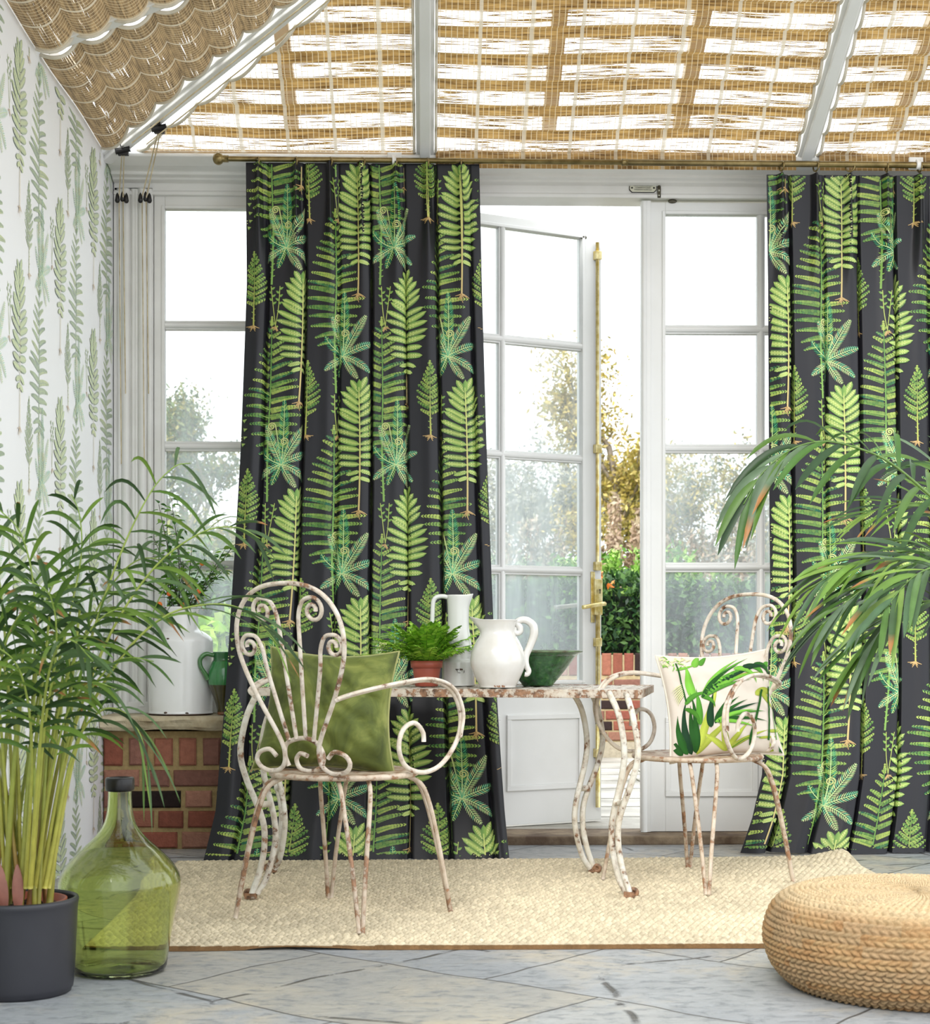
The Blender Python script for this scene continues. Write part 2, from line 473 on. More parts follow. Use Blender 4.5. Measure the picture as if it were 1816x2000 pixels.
# left window (four rows of panes, two columns; its right half is behind the curtain)
def glazed(name, x0, x1, z0, z1, cols, rowsz, Y, yd=0.045, top=None, mat=None, gmat=None):
    """frame with moulded bars; cols: list of (xa, xb) panes, rowsz: list of (za, zb) panes -> root mesh + glass child"""
    q = MB()
    f, bk_ = Y - yd / 2, Y + yd / 2
    ex = [x0] + [v for c in cols for v in c] + [x1]
    ez = [z0] + [v for r in rowsz for v in r] + [z1]
    za, zb = rowsz[0][0], rowsz[-1][1]
    q.box(x0, cols[0][0], f, bk_, z0, z1); q.box(cols[-1][1], x1, f, bk_, z0, z1)
    q.box(cols[0][0], cols[-1][1], f, bk_, zb, z1); q.box(cols[0][0], cols[-1][1], f, bk_, z0, za)
    for i in range(len(cols) - 1):
        q.box(cols[i][1], cols[i + 1][0], f + .006, bk_ - .006, za, zb)
        xm = (cols[i][1] + cols[i + 1][0]) / 2; q.tube([(xm, f + .008, za), (xm, f + .008, zb)], (cols[i + 1][0] - cols[i][1]) * .36, 8)
    for i in range(len(rowsz) - 1):
        q.box(cols[0][0], cols[-1][1], f + .007, bk_ - .007, rowsz[i][1], rowsz[i + 1][0])
        zm = (rowsz[i][1] + rowsz[i + 1][0]) / 2; q.tube([(cols[0][0], f + .009, zm), (cols[-1][1], f + .009, zm)], (rowsz[i + 1][0] - rowsz[i][1]) * .36, 8)
    for xa, xb in cols:              # raised bead round each column
        for (a, c) in ((xa - .016, xa), (xb, xb + .016)):
            pass
    w = 0.014
    q.box(cols[0][0] - w, cols[0][0], f - .006, f, za - w, zb + w); q.box(cols[-1][1], cols[-1][1] + w, f - .006, f, za - w, zb + w)
    q.box(cols[0][0], cols[-1][1], f - .006, f, zb, zb + w); q.box(cols[0][0], cols[-1][1], f - .006, f, za - w, za)
    g = MB()
    for xa, xb in cols:
        for ra, rb in rowsz:
            g.box(xa - .004, xb + .004, Y - .002, Y + .002, ra - .004, rb + .004)
    return q, g
rz = [(Zb(1333), Zb(1117)), (Zb(1098), Zb(883)), (Zb(866), Zb(650)), (Zb(632), Zb(416))]
rzw = [(Zb(1332), Zb(1113)), (Zb(1095), Zb(882)), (Zb(863), Zb(646)), (Zb(628), Zb(411))]
xa = Xb(322); pw = 0.394
wx1 = Xb(738)
q, g = glazed('window_1', Xb(301), wx1, LZ, Zb(372), [(xa, xa + pw), (xa + pw + .034, wx1 - .05)], rzw, YB + 0.02)
q.box(Xb(301), wx1, YB - .015, YB, Zb(380), Zb(372))
W1 = struct(q.build('window_1', M_frame, bevel=0.003), 'white multi-pane window above the stone ledge')
g.build('glass', M_pane_d, W1)
# post between window and doors, right-hand post
q = MB(); q.box(wx1, wx1 + 0.075, YB - .03, YB + .12, 0.0, 2.79); struct(q.build('trim_5', M_frame, bevel=.004), 'white hinge post behind the curtain')
q = MB(); q.box(1.975, 2.5, YB - .03, YB + .12, 0.038, 2.79); struct(q.build('trim_6', M_frame, bevel=.004), 'white post behind the far curtain')
q = MB(); q.box(Xb(470, YK), wx1, YB - .02, YB + .12, 0.0, LZ); struct(q.build('trim_11', M_frame, bevel=.004), 'white boarded panel under the window')

q, g = glazed('window_2', 2.5, 3.30, 0.56, Zb(393), [(2.56, 3.24)], rz, YB + .02)
q.box(2.5, 3.30, YB - .02, YB + .08, 0.0, 0.56)
W2 = struct(q.build('window_2', M_frame, bevel=0.003), 'white multi-pane window beyond the far curtain')
g.build('glass', M_pane_d, W2)
# glazed doors
DW, DH = 1.045, Zb(393) - 0.045
def door_leaf(name, gmat):
    z0 = 0.04
    zz = lambda y: Zb(y)
    st = 0.105; pn = (DW - 2 * st - 0.034) / 2
    cols = [(st, st + pn), (st + pn + .034, DW - st)]
    q, g = glazed(name, 0, DW, z0, Zb(393), cols, rz, 0.0)
    for xa_, xb_ in cols:            # two moulded panels below the glass
        za_, zb_ = zz(1556), zz(1402)
        for a, c, d, e_ in ((xa_, xb_, zb_ - .022, zb_), (xa_, xb_, za_, za_ + .022), (xa_, xa_ + .022, za_ + .022, zb_ - .022), (xb_ - .022, xb_, za_ + .022, zb_ - .022)):
            q.box(a, c, -.034, -.022, d, e_)
        q.box(xa_ + .022, xb_ - .022, -.026, -.022, za_ + .022, zb_ - .022)
    return q, g
hx = Xb(772)
D1 = thing('door_1', 'white glazed door standing open to the garden', 'door', (hx, YB + 0.02, 0), math.radians(27.0))
del D1['category']; struct(D1)
q, g = door_leaf('leaf', M_pane_d)
q.build('door_leaf', M_white, D1, local=True, bevel=.003)
g.build('glass', M_pane_d, D1, local=True)
# brass bolt, lock and lever handles at the meeting stile
xs_ = DW - 0.03
q = MB(); q.tube([(xs_, -.040, 0.10), (xs_, -.040, 1.0)], .011, 10); q.tube([(xs_, -.036, 1.22), (xs_, -.036, 2.70)], .008, 10)
q.build('bolt_rod', M_brass, D1, local=True)
q = MB()
for z in (0.35, 0.62, 0.86, 1.21, 1.75, 2.64): q.box(xs_ - .016, xs_ + .016, -.052, -.023, z - .02, z + .02)
q.build('bolt_keeper', M_brass, D1, local=True, bevel=.003)
q = MB(); q.box(xs_ - .022, xs_ + .020, -.050, -.023, 0.985, 1.15); q.box(xs_ - .030, xs_ - .008, -.030, -.023, .95, 1.185)
lk = q.build('lock_case', M_brass, D1, local=True, bevel=.003)
q = MB(); q.sphere((xs_, -.058, 1.10), .0045, sc=(1, .3, 1)); q.box(xs_ - .002, xs_ + .002, -.0595, -.057, 1.083, 1.1)
q.build('keyhole', M_black, lk, local=True)
q = MB(); q.tube([(xs_, -.05, 1.035), (xs_, -.10, 1.035)], .009, 10); q.tube(spline([(xs_, -.098, 1.036), (xs_ - .03, -.104, 1.033), (xs_ - .125, -.108, 1.018)], 10), .0095, 12)
q.build('lever_handle', M_brass, D1, local=True)
q = MB(); q.tube([(xs_, .02, 1.035), (xs_, .08, 1.035)], .009, 10); q.tube(spline([(xs_, .078, 1.036), (xs_ - .03, .082, 1.033), (xs_ - .16, .084, 1.02)], 10), .0095, 12)
q.build('lever_handle', pm('dull_metal', L3(150, 146, 134), .3, .8), D1, local=True)
def eye(mb, x, y, z):
    mb.sphere((x, y, z), .016, 14, 8, sc=(1.25, .25, .6)); mb.tube([(x, y - .004, z), (x, y - .007, z)], .004, 8)
M_eye = pm('dark_brass', L3(84, 80, 68), .4, .8)
q = MB(); eye(q, DW - .10, -.024, 2.72); q.build('bolt_hole', M_eye, D1, local=True)
D2 = thing('door_2', 'white glazed door standing shut beside the open one', 'door', (Xb(1252), YB + 0.02, 0), 0)
del D2['category']; struct(D2)
q, g = door_leaf('leaf', M_pane)
q.tube([(.012, -.03, .04), (.012, -.03, Zb(393))], .014, 10); q.box(0, .04, -.036, -.02, .04, Zb(391))
q.build('door_leaf', M_white, D2, local=True, bevel=.003)
g.build('glass', M_pane_d, D2, local=True)
q = MB(); eye(q, .135, -.026, Zb(391) - .0); q.build('bolt_hole', M_eye, D2, local=True)

# left wall with fern print is built further down (needs the motifs)

# roof: glazing bars, hip, glass; blinds come later
def rb(x, Y): return np.array((x, Y, ZE + (YE - Y) * SB))
def rl(x, Y): return np.array((x, Y, ZE + (x - WX) * SL))
def hipx(Y): return WX + (YE - Y) * SB / SL
def bar(mb, p, q_, w, h, up):
    p, q_ = np.array(p), np.array(q_); d = (q_ - p) / np.linalg.norm(q_ - p); s_ = np.cross(d, up); s_ /= np.linalg.norm(s_); u = np.cross(s_, d)
    c = [p + a * s_ * w / 2 + b_ * u * h / 2 for a, b_ in ((-1, -1), (1, -1), (1, 1), (-1, 1))]
    e_ = [q_ + a * s_ * w / 2 + b_ * u * h / 2 for a, b_ in ((-1, -1), (1, -1), (1, 1), (-1, 1))]
    mb.add(c + e_, [(0, 1, 2, 3), (7, 6, 5, 4), (0, 4, 5, 1), (1, 5, 6, 2), (2, 6, 7, 3), (3, 7, 4, 0)], smooth=False)
UB = np.array((0, SB, 1)) / math.hypot(SB, 1); UL = np.array((-SL, 0, 1)) / math.hypot(SL, 1)
YT = 4.9
LIFT = 0.10
xr1 = on_y(830, HY, 6.85)[0]; xr2 = on_y(1577, HY, 6.85)[0]
for k, x in enumerate((xr1, xr2)):
    q = MB(); y1 = max(YT, YE - (x - WX) * SL / SB if x < 0.6 else YT)
    bar(q, rb(x, YE + .02) + UB * .03, rb(x, y1) + UB * .03, 0.075, 0.13, UB)
    bar(q, rb(x, YE + .02) - UB * .04, rb(x, y1) - UB * .04, 0.045, 0.03, UB)
    struct(q.build('trim_%d' % (7 + k), M_white, bevel=.004), 'white roof rafter between two woven blinds')
q = MB()
hp0, hp1 = rb(hipx(YE), YE), rb(hipx(YT), YT)
bar(q, hp0, hp1, 0.075, 0.09, (0, 0, 1.0)); bar(q, hp0 - (0, 0, .05), hp1 - (0, 0, .05), 0.05, 0.03, (0, 0, 1.0))
struct(q.build('trim_9', M_white, bevel=.004), 'white hip rafter rising from the corner')
for k, Y in enumerate((5.70, 4.62)):
    q = MB(); x1 = hipx(Y) if Y > YT else 1.0
    bar(q, rl(WX + .02, Y) + UL * .03, rl(x1, Y) + UL * .03, 0.07, 0.13, UL)
    struct(q.build('trim_%d' % (12 + k), M_white, bevel=.004), 'white rafter of the left roof slope')
M_bars = pm('backlit_roof_bar', (.62, .5, .36), .6)   # slim white bars above the blinds, their backlit shade put into the brown colour
nb = 14
for px in (566, 1075, 1335, 1760):
    q = MB(); x = on_y(px, HY, 6.85)[0]; y1 = max(YT, YE - (x - WX) * SL / SB) if x < 0.9 else YT
    bar(q, rb(x, YE) + UB * (LIFT + .03), rb(x, y1) + UB * (LIFT + .03), 0.06, 0.05, UB)
    struct(q.build('trim_%d' % nb, M_bars), 'slim roof glazing bar above the blinds'); nb += 1
for Y in (6.3, 5.15, 4.2):
    q = MB(); bar(q, rl(WX, Y) + UL * (LIFT + .03), rl(hipx(Y) if Y > YT else 1.0, Y) + UL * (LIFT + .03), 0.05, 0.05, UL)
    struct(q.build('trim_%d' % nb, M_bars), 'slim roof glazing bar above the left blinds'); nb += 1
q = MB()
P0 = [rb(hipx(YE), YE), rb(3.2, YE), rb(3.2, YT), rb(hipx(YT), YT)]
q.add([p + UB * (LIFT + .06) for p in P0], [(0, 1, 2, 3)], smooth=False)
P0 = [rl(WX, YE), rl(hipx(YT), YT), rl(1.0, YT - .1), rl(1.0, 3.4), rl(WX, 3.4)]
q.add([p + UL * (LIFT + .06) for p in P0], [(0, 1, 2, 3, 4)], smooth=False)
struct(q.build('ceiling', M_pane), 'sloping glass roof above the blinds')
# ================================================================ printed fern motifs (drawn in the cloth, x right, y down, one unit = one millimetre-ish)
class P2:
    def __init__(s): s.V, s.Q, s.C, s.n = [], [], [], 0
    def add(s, v, q, c):
        s.V.append(np.asarray(v, float)); s.Q.append(np.asarray(q, int) + s.n); s.C.append(np.asarray(c, float)); s.n += len(v)
    def leaf(s, x, y, ang, L, W, c0, c1, n=4, bend=0.0, prof=0, ct=None, mid=None):
        """ang in degrees, 0 = right, 90 = up; c0/c1 = colours of the two halves, ct = tip colour"""
        t = np.linspace(0, 1, n + 1)
        if prof == 0: w = np.sin(PI * np.clip(t, 0.02, 1) ** 0.75)
        elif prof == 1: w = (1 - np.abs(2 * t - 0.98) ** 3.2).clip(0) ** 0.6 * (1 - 0.15 * t)
        elif prof == 2: w = 1 - 0.6 * t
        else: w = np.sin(PI * t ** 0.55)
        w = np.maximum(w, 0.04) * W / 2
        a = np.radians(ang + bend * t)
        dx, dy = np.cos(a), -np.sin(a)
        px = x + np.concatenate([[0], np.cumsum((dx[:-1] + dx[1:]) / 2)]) * L / n
        py = y + np.concatenate([[0], np.cumsum((dy[:-1] + dy[1:]) / 2)]) * L / n
        nx, ny = -dy, dx
        v = np.stack([np.stack([px - nx * w, py - ny * w], -1), np.stack([px, py], -1), np.stack([px + nx * w, py + ny * w], -1)], 1).reshape(-1, 2)
        c0, c1 = np.array(c0), np.array(c1)
        mid = (c0 + c1) / 2 * 1.05 if mid is None else np.array(mid)
        cc = np.stack([np.tile(c0, (n + 1, 1)), np.tile(mid, (n + 1, 1)), np.tile(c1, (n + 1, 1))], 1)
        if ct is not None:
            cc = cc * (1 - t[:, None, None]) + np.array(ct) * t[:, None, None]
        q = []
        for i in range(n):
            b_ = i * 3
            q += [(b_, b_ + 1, b_ + 4, b_ + 3), (b_ + 1, b_ + 2, b_ + 5, b_ + 4)]
        s.add(v, q, cc.reshape(-1, 3))
        return px, py
    def line(s, pts, w, c, ct=None):
        P = np.asarray(pts, float); T = np.gradient(P, axis=0); T /= np.maximum(np.linalg.norm(T, axis=1, keepdims=True), 1e-9)
        n = np.stack([-T[:, 1], T[:, 0]], -1); w = np.broadcast_to(np.asarray(w, float), (len(P),))[:, None]
        v = np.stack([P - n * w / 2, P + n * w / 2], 1).reshape(-1, 2)
        q = [(2 * i, 2 * i + 1, 2 * i + 3, 2 * i + 2) for i in range(len(P) - 1)]
        k = np.linspace(0, 1, len(P))[:, None]
        c = np.array(c); ct = c if ct is None else np.array(ct)
        s.add(v, q, np.repeat(c * (1 - k) + ct * k, 2, 0))
    def done(s): return np.concatenate(s.V), np.concatenate(s.Q), np.concatenate(s.C)

G_lime, G_light, G_mid, G_dark, G_teal, G_teal2 = L3(178, 196, 98), L3(142, 174, 84), L3(92, 138, 64), L3(40, 88, 50), L3(28, 104, 74), L3(96, 180, 134)
C_root, C_stem = L3(206, 180, 124), L3(168, 178, 92)
def roots(p, x, y, r, seed):
    g = np.random.default_rng(seed)
    for k in range(7):
        a = g.uniform(200, 340); L = r * g.uniform(.6, 1.2)
        p.leaf(x, y, a + g.uniform(-20, 20), L, 2.6, C_root, L3(160, 122, 74), 3, g.uniform(-40, 40), 2)
def polypody(seed=1):
    g = np.random.default_rng(seed); p = P2()
    n = 14
    for i in range(n):
        t = i / (n - 1)
        y = -88 + 172 * t
        L = 42 * (0.34 + 0.92 * math.sin(PI * min(1, 0.10 + t * .84)) ** .7) * (1 if t < .9 else .8)
        for s_ in (-1, 1):
            up = 60 - 62 * t ** .7 - (16 if t > .85 else 0)
            a = up if s_ > 0 else 180 - up
            l = L * g.uniform(.86, 1.06); yy = y + g.uniform(-2.5, 2.5)
            edge = np.array(G_mid if g.random() < .7 else G_dark) * g.uniform(.9, 1.1)
            px, py = p.leaf(0, yy, a, l, 13.0 if t < .85 else 9.5, edge, edge * .9, 7, g.uniform(-12, 12) * s_, 1, mid=np.array(L3(184, 202, 112)) * g.uniform(.85, 1.1))
            for k in range(6):           # spots
                for o in (-2.7, 2.7):
                    f = .2 + .115 * k; xx = px[0] + (px[-1] - px[0]) * f; y2 = py[0] + (py[-1] - py[0]) * f
                    p.add([(xx - .8, y2 + o - .8), (xx + .8, y2 + o - .8), (xx + .8, y2 + o + .8), (xx - .8, y2 + o + .8)], [(0, 1, 2, 3)], np.tile(L3(214, 220, 150), (4, 1)))
    p.leaf(0, -86, 88, 26, 9, G_mid, G_light, 4, 0, 1)
    p.line(spline([(0, -96), (1, 0), (0, 90), (-2, 150)], 14), np.linspace(2, 3.0, 14), L3(196, 208, 120), C_root)
    roots(p, -2, 150, 16, seed)
    return p.done()
def feather(p, x, y, ang, L, W, n, cols, g, bend=0, lw=None):
    """one pinna: rachis with pairs of small leaflets"""
    t = (np.arange(n) + .6) / n
    a = math.radians(ang)
    tone = [np.array(cols[g.integers(len(cols))]) for _ in (0, 1)]
    for i, ti in enumerate(t):
        aa = a + math.radians(bend) * ti
        xx, yy = x + math.cos(a + math.radians(bend) * ti * .5) * L * ti, y - math.sin(a + math.radians(bend) * ti * .5) * L * ti
        w = W * (1 - ti) ** .65 * (.75 + .25 * ti)
        for s_ in (-1, 1):
            c = (tone[(s_ + 1) // 2] * .7 + np.array(cols[g.integers(len(cols))]) * .3) * g.uniform(.88, 1.1) * (.72 + .36 * ti)
            p.leaf(xx, yy, math.degrees(aa) + s_ * 54, max(w, 2.0), lw or L / n * 1.3, c, c * .8, 3, s_ * -18, 0)
    p.line([(x, y), (x + math.cos(a + math.radians(bend) * .25) * L * .5, y - math.sin(a + math.radians(bend) * .25) * L * .5), (x + math.cos(a + math.radians(bend) * .5) * L, y - math.sin(a + math.radians(bend) * .5) * L)], (1.6, 1.2, .6), cols[-1])
def bigfern(seed=2):
    g = np.random.default_rng(seed); p = P2(); n = 17
    for i in range(n):
        t = i / (n - 1); y = -134 + 252 * t
        L = 62 * (0.10 + .95 * min(1, t * 1.55) ** .8) * (1 if t < .72 else 1 - (t - .72) * 1.5)
        cols = [G_light, G_lime, G_lime, G_light, G_mid] if t < .75 else [G_mid, G_teal, G_light, G_light]
        for s_ in (-1, 1):
            up = 44 - 42 * t - (10 if t > .9 else 0)
            feather(p, 0, y + g.uniform(-3, 3), up if s_ > 0 else 180 - up, L * g.uniform(.9, 1.08), 10.5 * (.5 + .5 * L / 62), max(4, int(L / 5.2)), cols if s_ * g.uniform(-.5, 1) > 0 else [G_mid, G_teal, G_light, G_light], g, s_ * -16)
    feather(p, 0, -128, 90, 20, 6, 5, [G_light, G_lime], g)
    p.line(spline([(0, -140), (1, 0), (-1, 118), (3, 222)], 16), np.linspace(1.6, 4.0, 16), G_mid, L3(128, 168, 84))
    for k in range(16):
        y = 122 + k * 6; p.leaf(1, y, (30 if k % 2 else 150), 6, 2.6, L3(140, 176, 84), L3(110, 148, 66), 2)
    return p.done()
def smallfern(seed=3):
    g = np.random.default_rng(seed); p = P2(); n = 11
    for i in range(n):
        t = i / (n - 1); y = -56 + 96 * t
        L = 31 * (.14 + .9 * min(1, t * 1.35) ** .9) * (1 if t < .8 else 1 - (t - .8) * 1.6)
        for s_ in (-1, 1):
            up = 48 - 28 * t
            feather(p, 0, y + g.uniform(-2, 2), up if s_ > 0 else 180 - up, L * g.uniform(.9, 1.1), 6.4, max(3, int(L / 4.6)), [G_light, G_lime, G_mid], g, s_ * 14)
    feather(p, 0, -52, 90, 13, 4, 4, [G_light, G_lime], g)
    p.line(spline([(0, -58), (0, 30), (1, 84)], 10), np.linspace(1.2, 3, 10), G_mid, L3(188, 184, 96))
    for k in range(6): p.leaf(0, 46 + k * 6, 30 if k % 2 else 150, 5, 2.4, L3(160, 178, 90), G_mid, 2)
    roots(p, 1, 84, 13, seed)
    return p.done()
def rosette(seed=4):
    g = np.random.default_rng(seed); p = P2()
    def comb(ang, L, W, bend, pale):
        n = int(L / 3.9); a = math.radians(ang)
        t = np.linspace(0, 1, n + 1)
        an = a + np.radians(bend) * t
        x = np.concatenate([[0], np.cumsum(np.cos(an[:-1]))]) * L / n; y = -np.concatenate([[0], np.cumsum(np.sin(an[:-1]))]) * L / n
        for i in range(1, n):
            w = W * math.sin(PI * min(.98, .12 + .84 * t[i])) ** .8
            for s_ in (-1, 1):
                c = np.array([L3(70, 168, 120), L3(40, 132, 92), L3(150, 196, 110)][g.integers(3)]) if not pale else np.array([L3(176, 206, 140), L3(120, 196, 150), L3(198, 206, 150)][g.integers(3)])
                p.leaf(x[i], y[i], math.degrees(an[i]) + s_ * 58, w * 1.1, 2.3, c, c * .85, 2, s_ * -20, 0)
        p.line(np.stack([x, y], -1), np.linspace(2.2, .8, n + 1), L3(190, 216, 150))
    comb(86, 128, 14, 6, False); comb(116, 84, 13, -6, True); comb(62, 92, 13, -4, True); comb(28, 66, 11, -14, True)
    comb(168, 62, 10, -60, False); comb(204, 56, 10, 22, True); comb(-18, 64, 10, -34, True); comb(-62, 56, 10, 10, True); comb(244, 46, 9, 8, False)
    for (ang, L) in ((100, 76), (74, 46)):       # fiddleheads
        a = math.radians(ang); ex, ey = math.cos(a) * L, -math.sin(a) * L
        p.line(spline([(0, 0), (ex * .5, ey * .5), (ex, ey)], 8), 2.2, G_teal2, L3(196, 200, 130))
        th = np.linspace(0, 3.6 * PI, 26); r = 8 * (1 - th / (4.2 * PI))
        p.line(np.stack([ex - 8 + r * np.cos(th), ey - r * np.sin(th)], -1), 2.2, L3(196, 200, 130))
    return p.done()
def sprout(seed=5):
    g = np.random.default_rng(seed); p = P2()
    for s_ in (-1, 1):
        S = spline([(0, 40), (s_ * 5, 5), (s_ * 9 - 2, -40)], 12)
        p.line(S, 1.6, L3(170, 182, 96))
        for k in range(5):
            q = S[6 + k]; p.leaf(q[0], q[1], 90 + (55 if k % 2 else -55), 9, 5, G_light, G_mid, 3)
    roots(p, 0, 42, 9, seed)
    return p.done()
MOT = dict(poly=polypody(), big=bigfern(), small=smallfern(), ros=rosette(), spr=sprout())
CELL = [('big', 138, 70), ('small', 86, -142), ('spr', -20, 118), ('ros', 0, 0), ('poly', 32, 160)]
CELL_W = [('big', 130, 20), ('small', 62, 158), ('spr', 224, 150), ('ros', 150, 225), ('poly', 0, 0)]
LAY = dict(big=0.0, small=.0006, spr=.0006, ros=.0014, poly=.0018)
def lattice(x0, y0, xa, xb, ya, yb, ax=330, by=217, cell=None):
    out = []
    for nm, dx, dy in (cell or CELL):
        for i in range(-30, 31):
            for j in range(-20, 21):
                x = x0 + i * ax + j * ax / 2 + dx; y = y0 + j * by + dy
                if xa - 90 < x < xb + 90 and ya - 240 < y < yb + 160: out.append((nm, x, y))
    return out
def print_on(mb, S, places, tofab, soften=0.0, lift=0.0006, limits=(0, 1, 0, 1), nrm=None, mult=1.0, jit=True, sc=1.0):
    """lay motif polygons on the surface S(u,v) -> points; tofab maps design coordinates to (u, v)"""
    for k, (nm, x, y) in enumerate(places):
        V, Q, C = MOT[nm]
        flip = -1 if (jit and (k * 7) % 3 == 0 and nm in ('big', 'small', 'spr')) else 1
        u, v = tofab(V[:, 0] * flip * sc + x, V[:, 1] * sc + y)
        ok = (u > limits[0]) & (u < limits[1]) & (v > limits[2]) & (v < limits[3])
        Qk = Q[ok[Q].all(1)]
        if not len(Qk): continue
        P = S(u, v); e_ = 1e-3
        du = S(u + e_, v) - S(u - e_, v); dv = S(u, v + e_) - S(u, v - e_)
        n = np.cross(du, dv); n /= np.maximum(np.linalg.norm(n, axis=1, keepdims=True), 1e-9)
        n *= np.sign((n * nrm).sum(1, keepdims=True) + 1e-9)
        h = (lift + LAY[nm] + .0012 * np.arange(len(V)) / len(V))[:, None]
        mb.add(P + n * h, Qk, C * mult * (1 - soften) + soften)

# ---------------------------------------------------------------- left wall, papered
q = MB()
yA, yBk = -2.4, YB + 0.1
q.box(WX - 0.12, WX, yA, yBk, 0, ZE + .09, L3(240, 241, 243))
Sw = lambda u, v: np.stack([np.full(np.shape(u), WX), u, v], -1)
K = 0.0021
pl = lattice(5.45 / K, -2.62 / K, 1.2 / K, 7.05 / K, -2.95 / K, 0, 1.2 / K, .365 / K, CELL_W)
def tf(x, y): return x * K, -y * K
print_on(q, Sw, pl, tf, soften=0.33, lift=0.0004, limits=(1.2, 7.05, 0.0, ZE - .05), nrm=np.array((1.0, 0, 0)), mult=.95)
wl = q.build('wall_left', M_paper, ink=True); struct(wl, 'white wall papered with green fern print')

# ---------------------------------------------------------------- curtains
def make_curtain(name, label, keyL, keyR, Ytop, Ybot, pleats, ztop, lat, hidden, seed, wpx=470):
    """pleats: fractions of the hanging width where the heading is pinched to a ring; hidden: cloth (mm/2.1) folded away behind each"""
    kl = np.array(keyL); kr = np.array(keyR)            # rows: py, px
    vk = (kl[:, 0] - kl[0, 0]) / (kl[-1, 0] - kl[0, 0]); vk2 = (kr[:, 0] - kr[0, 0]) / (kr[-1, 0] - kr[0, 0])
    def ybase(v): return Ytop - .04 * v + (Ybot - Ytop + .04) * np.clip(v, 0, 1) ** 4
    xl = np.array([on_y(px, py, ybase(t))[0] for (py, px), t in zip(kl, vk)]); xr = np.array([on_y(px, py, ybase(t))[0] for (py, px), t in zip(kr, vk2)])
    # cloth coordinate -> hanging width, with deep valleys that swallow cloth
    cw, hw = [0.0], [0.0]; cen, half, dep = [], [], []
    WV = 9.0
    c = 0.0; h = 0.0
    for p_, hd in zip(pleats, hidden):
        h0 = (p_ + .026) * wpx
        c += h0 - h; cw.append(c); hw.append(h0)
        cen.append(c + (hd + WV) / 2); half.append((hd + WV) / 2); dep.append(hd / 2 * .0021)
        c += hd + WV; h = h0 + WV; cw.append(c); hw.append(h)
    c += wpx - h; cw.append(c); hw.append(wpx)
    cw, hw = np.array(cw), np.array(hw); WC = c
    cen, half, dep = np.array(cen), np.array(half), np.array(dep)
    pc_ = np.array(pleats) * wpx
    # smoothed tables over the cloth coordinate
    tb = np.linspace(0, WC, 2400); tx = np.interp(tb, cw, hw)
    ker = np.hanning(31); ker /= ker.sum(); pad = np.pad(tx, 15, mode='reflect', reflect_type='odd'); tx = np.convolve(pad, ker, 'valid')
    td = np.zeros_like(tb)
    for a_, b_, d_ in zip(cen, half, dep): td += d_ * np.clip(1 - np.abs(tb - a_) / b_, 0, 1)
    td = np.convolve(np.pad(td, 15, mode='edge'), ker, 'valid')
    bul = np.zeros_like(tb)                              # rounded pipes between the valleys
    ed = np.concatenate([[0], cen, [WC]])
    for a_, b_ in zip(ed[:-1], ed[1:]):
        s_ = (tb - a_) / (b_ - a_); k = (s_ >= 0) & (s_ <= 1); bul = np.where(k, (1 - (2 * s_ - 1) ** 2) * .020, bul)
    def S(u, v):
        u = np.asarray(u, float); v = np.asarray(v, float)
        c = u * WC
        a = np.interp(v, vk, xl); b_ = np.interp(v, vk2, xr)
        fold_wander = 9 * np.sin(v * 3.1 + 2.2 * u * 5 + seed) * smoothstep(v, .15, .8)
        cc = np.clip(c + fold_wander * np.sin(PI * u), 0, WC)
        hx_ = np.interp(cc, tb, tx) / wpx
        grow = .35 + .65 * smoothstep(v, .02, .16)
        y = ybase(v) + np.interp(cc, tb, td) * grow - np.interp(cc, tb, bul) * smoothstep(v, .06, .3)
        w = 5.0 + 10 * smoothstep(v, .04, .2)
        pin = np.zeros_like(u)
        for k, pk in enumerate(pc_):
            d = (hx_ * wpx - pk) / w; pin += np.exp(-d * d)
        y = y - .040 * pin * (1 - .72 * smoothstep(v, .05, .20)) - .016 * np.sin(2 * PI * (1.7 * u + .2 * seed) + 2.4 * v) * smoothstep(v, .2, .8)
        y = y - .014 * vnoise(u * 9 + 5 * seed, v * 7, seed) * smoothstep(v, .6, .95)
        x = a + (b_ - a) * hx_
        z = ztop * (1 - v) + .006 * v + .012 * vnoise(u * 8, v * 3 + 9, seed + 3) * smoothstep(v, .9, 1.0) * .4
        return np.stack([x, y, z], -1)
    q = MB()
    U, V = np.meshgrid(np.linspace(0, 1, 640), np.linspace(0, 1, 200), indexing='ij')
    P = S(U, V)
    q.grid(P, L3(29, 29, 35))
    B = P.copy(); B[..., 1] += .004
    q.grid(B, L3(120, 118, 112), flip=True)
    py0, py1 = kl[0, 0], kl[-1, 0]
    print_on(q, S, lattice(lat[0], lat[1], 0, WC, py0, py1), lambda x, y: (x / WC, (y - py0) / (py1 - py0)), 0, lift=.0008, limits=(.002, .998, .001, .994), nrm=np.array((0, -1.0, 0.0)))
    o = q.build(name, M_cloth, ink=True)
    tag(o, label, 'curtain', 'fern print curtains')
    ring_x = [float(S(np.array([np.interp(p_ * wpx, tx, tb) / WC]), np.array([0.0]))[0][0]) for p_ in pleats]
    return S, ring_x
PL1 = [.055, .215, .36, .495, .64, .775, .92]
S1, RX1 = make_curtain('curtain', 'dark fern-print curtain hanging behind the table, between window and open door',
    [(320, 480), (560, 482), (900, 470), (1150, 455), (1400, 438), (1600, 420), (1688, 396)],
    [(320, 936), (560, 941), (880, 950), (1100, 958), (1350, 968), (1600, 985), (1688, 994)],
    6.82, 6.43, PL1, 2.852, (96, 490), [16, 40, 12, 62, 18, 44, 12], 1)
PL2 = [.055, .19, .325, .47, .60, .74, .89]
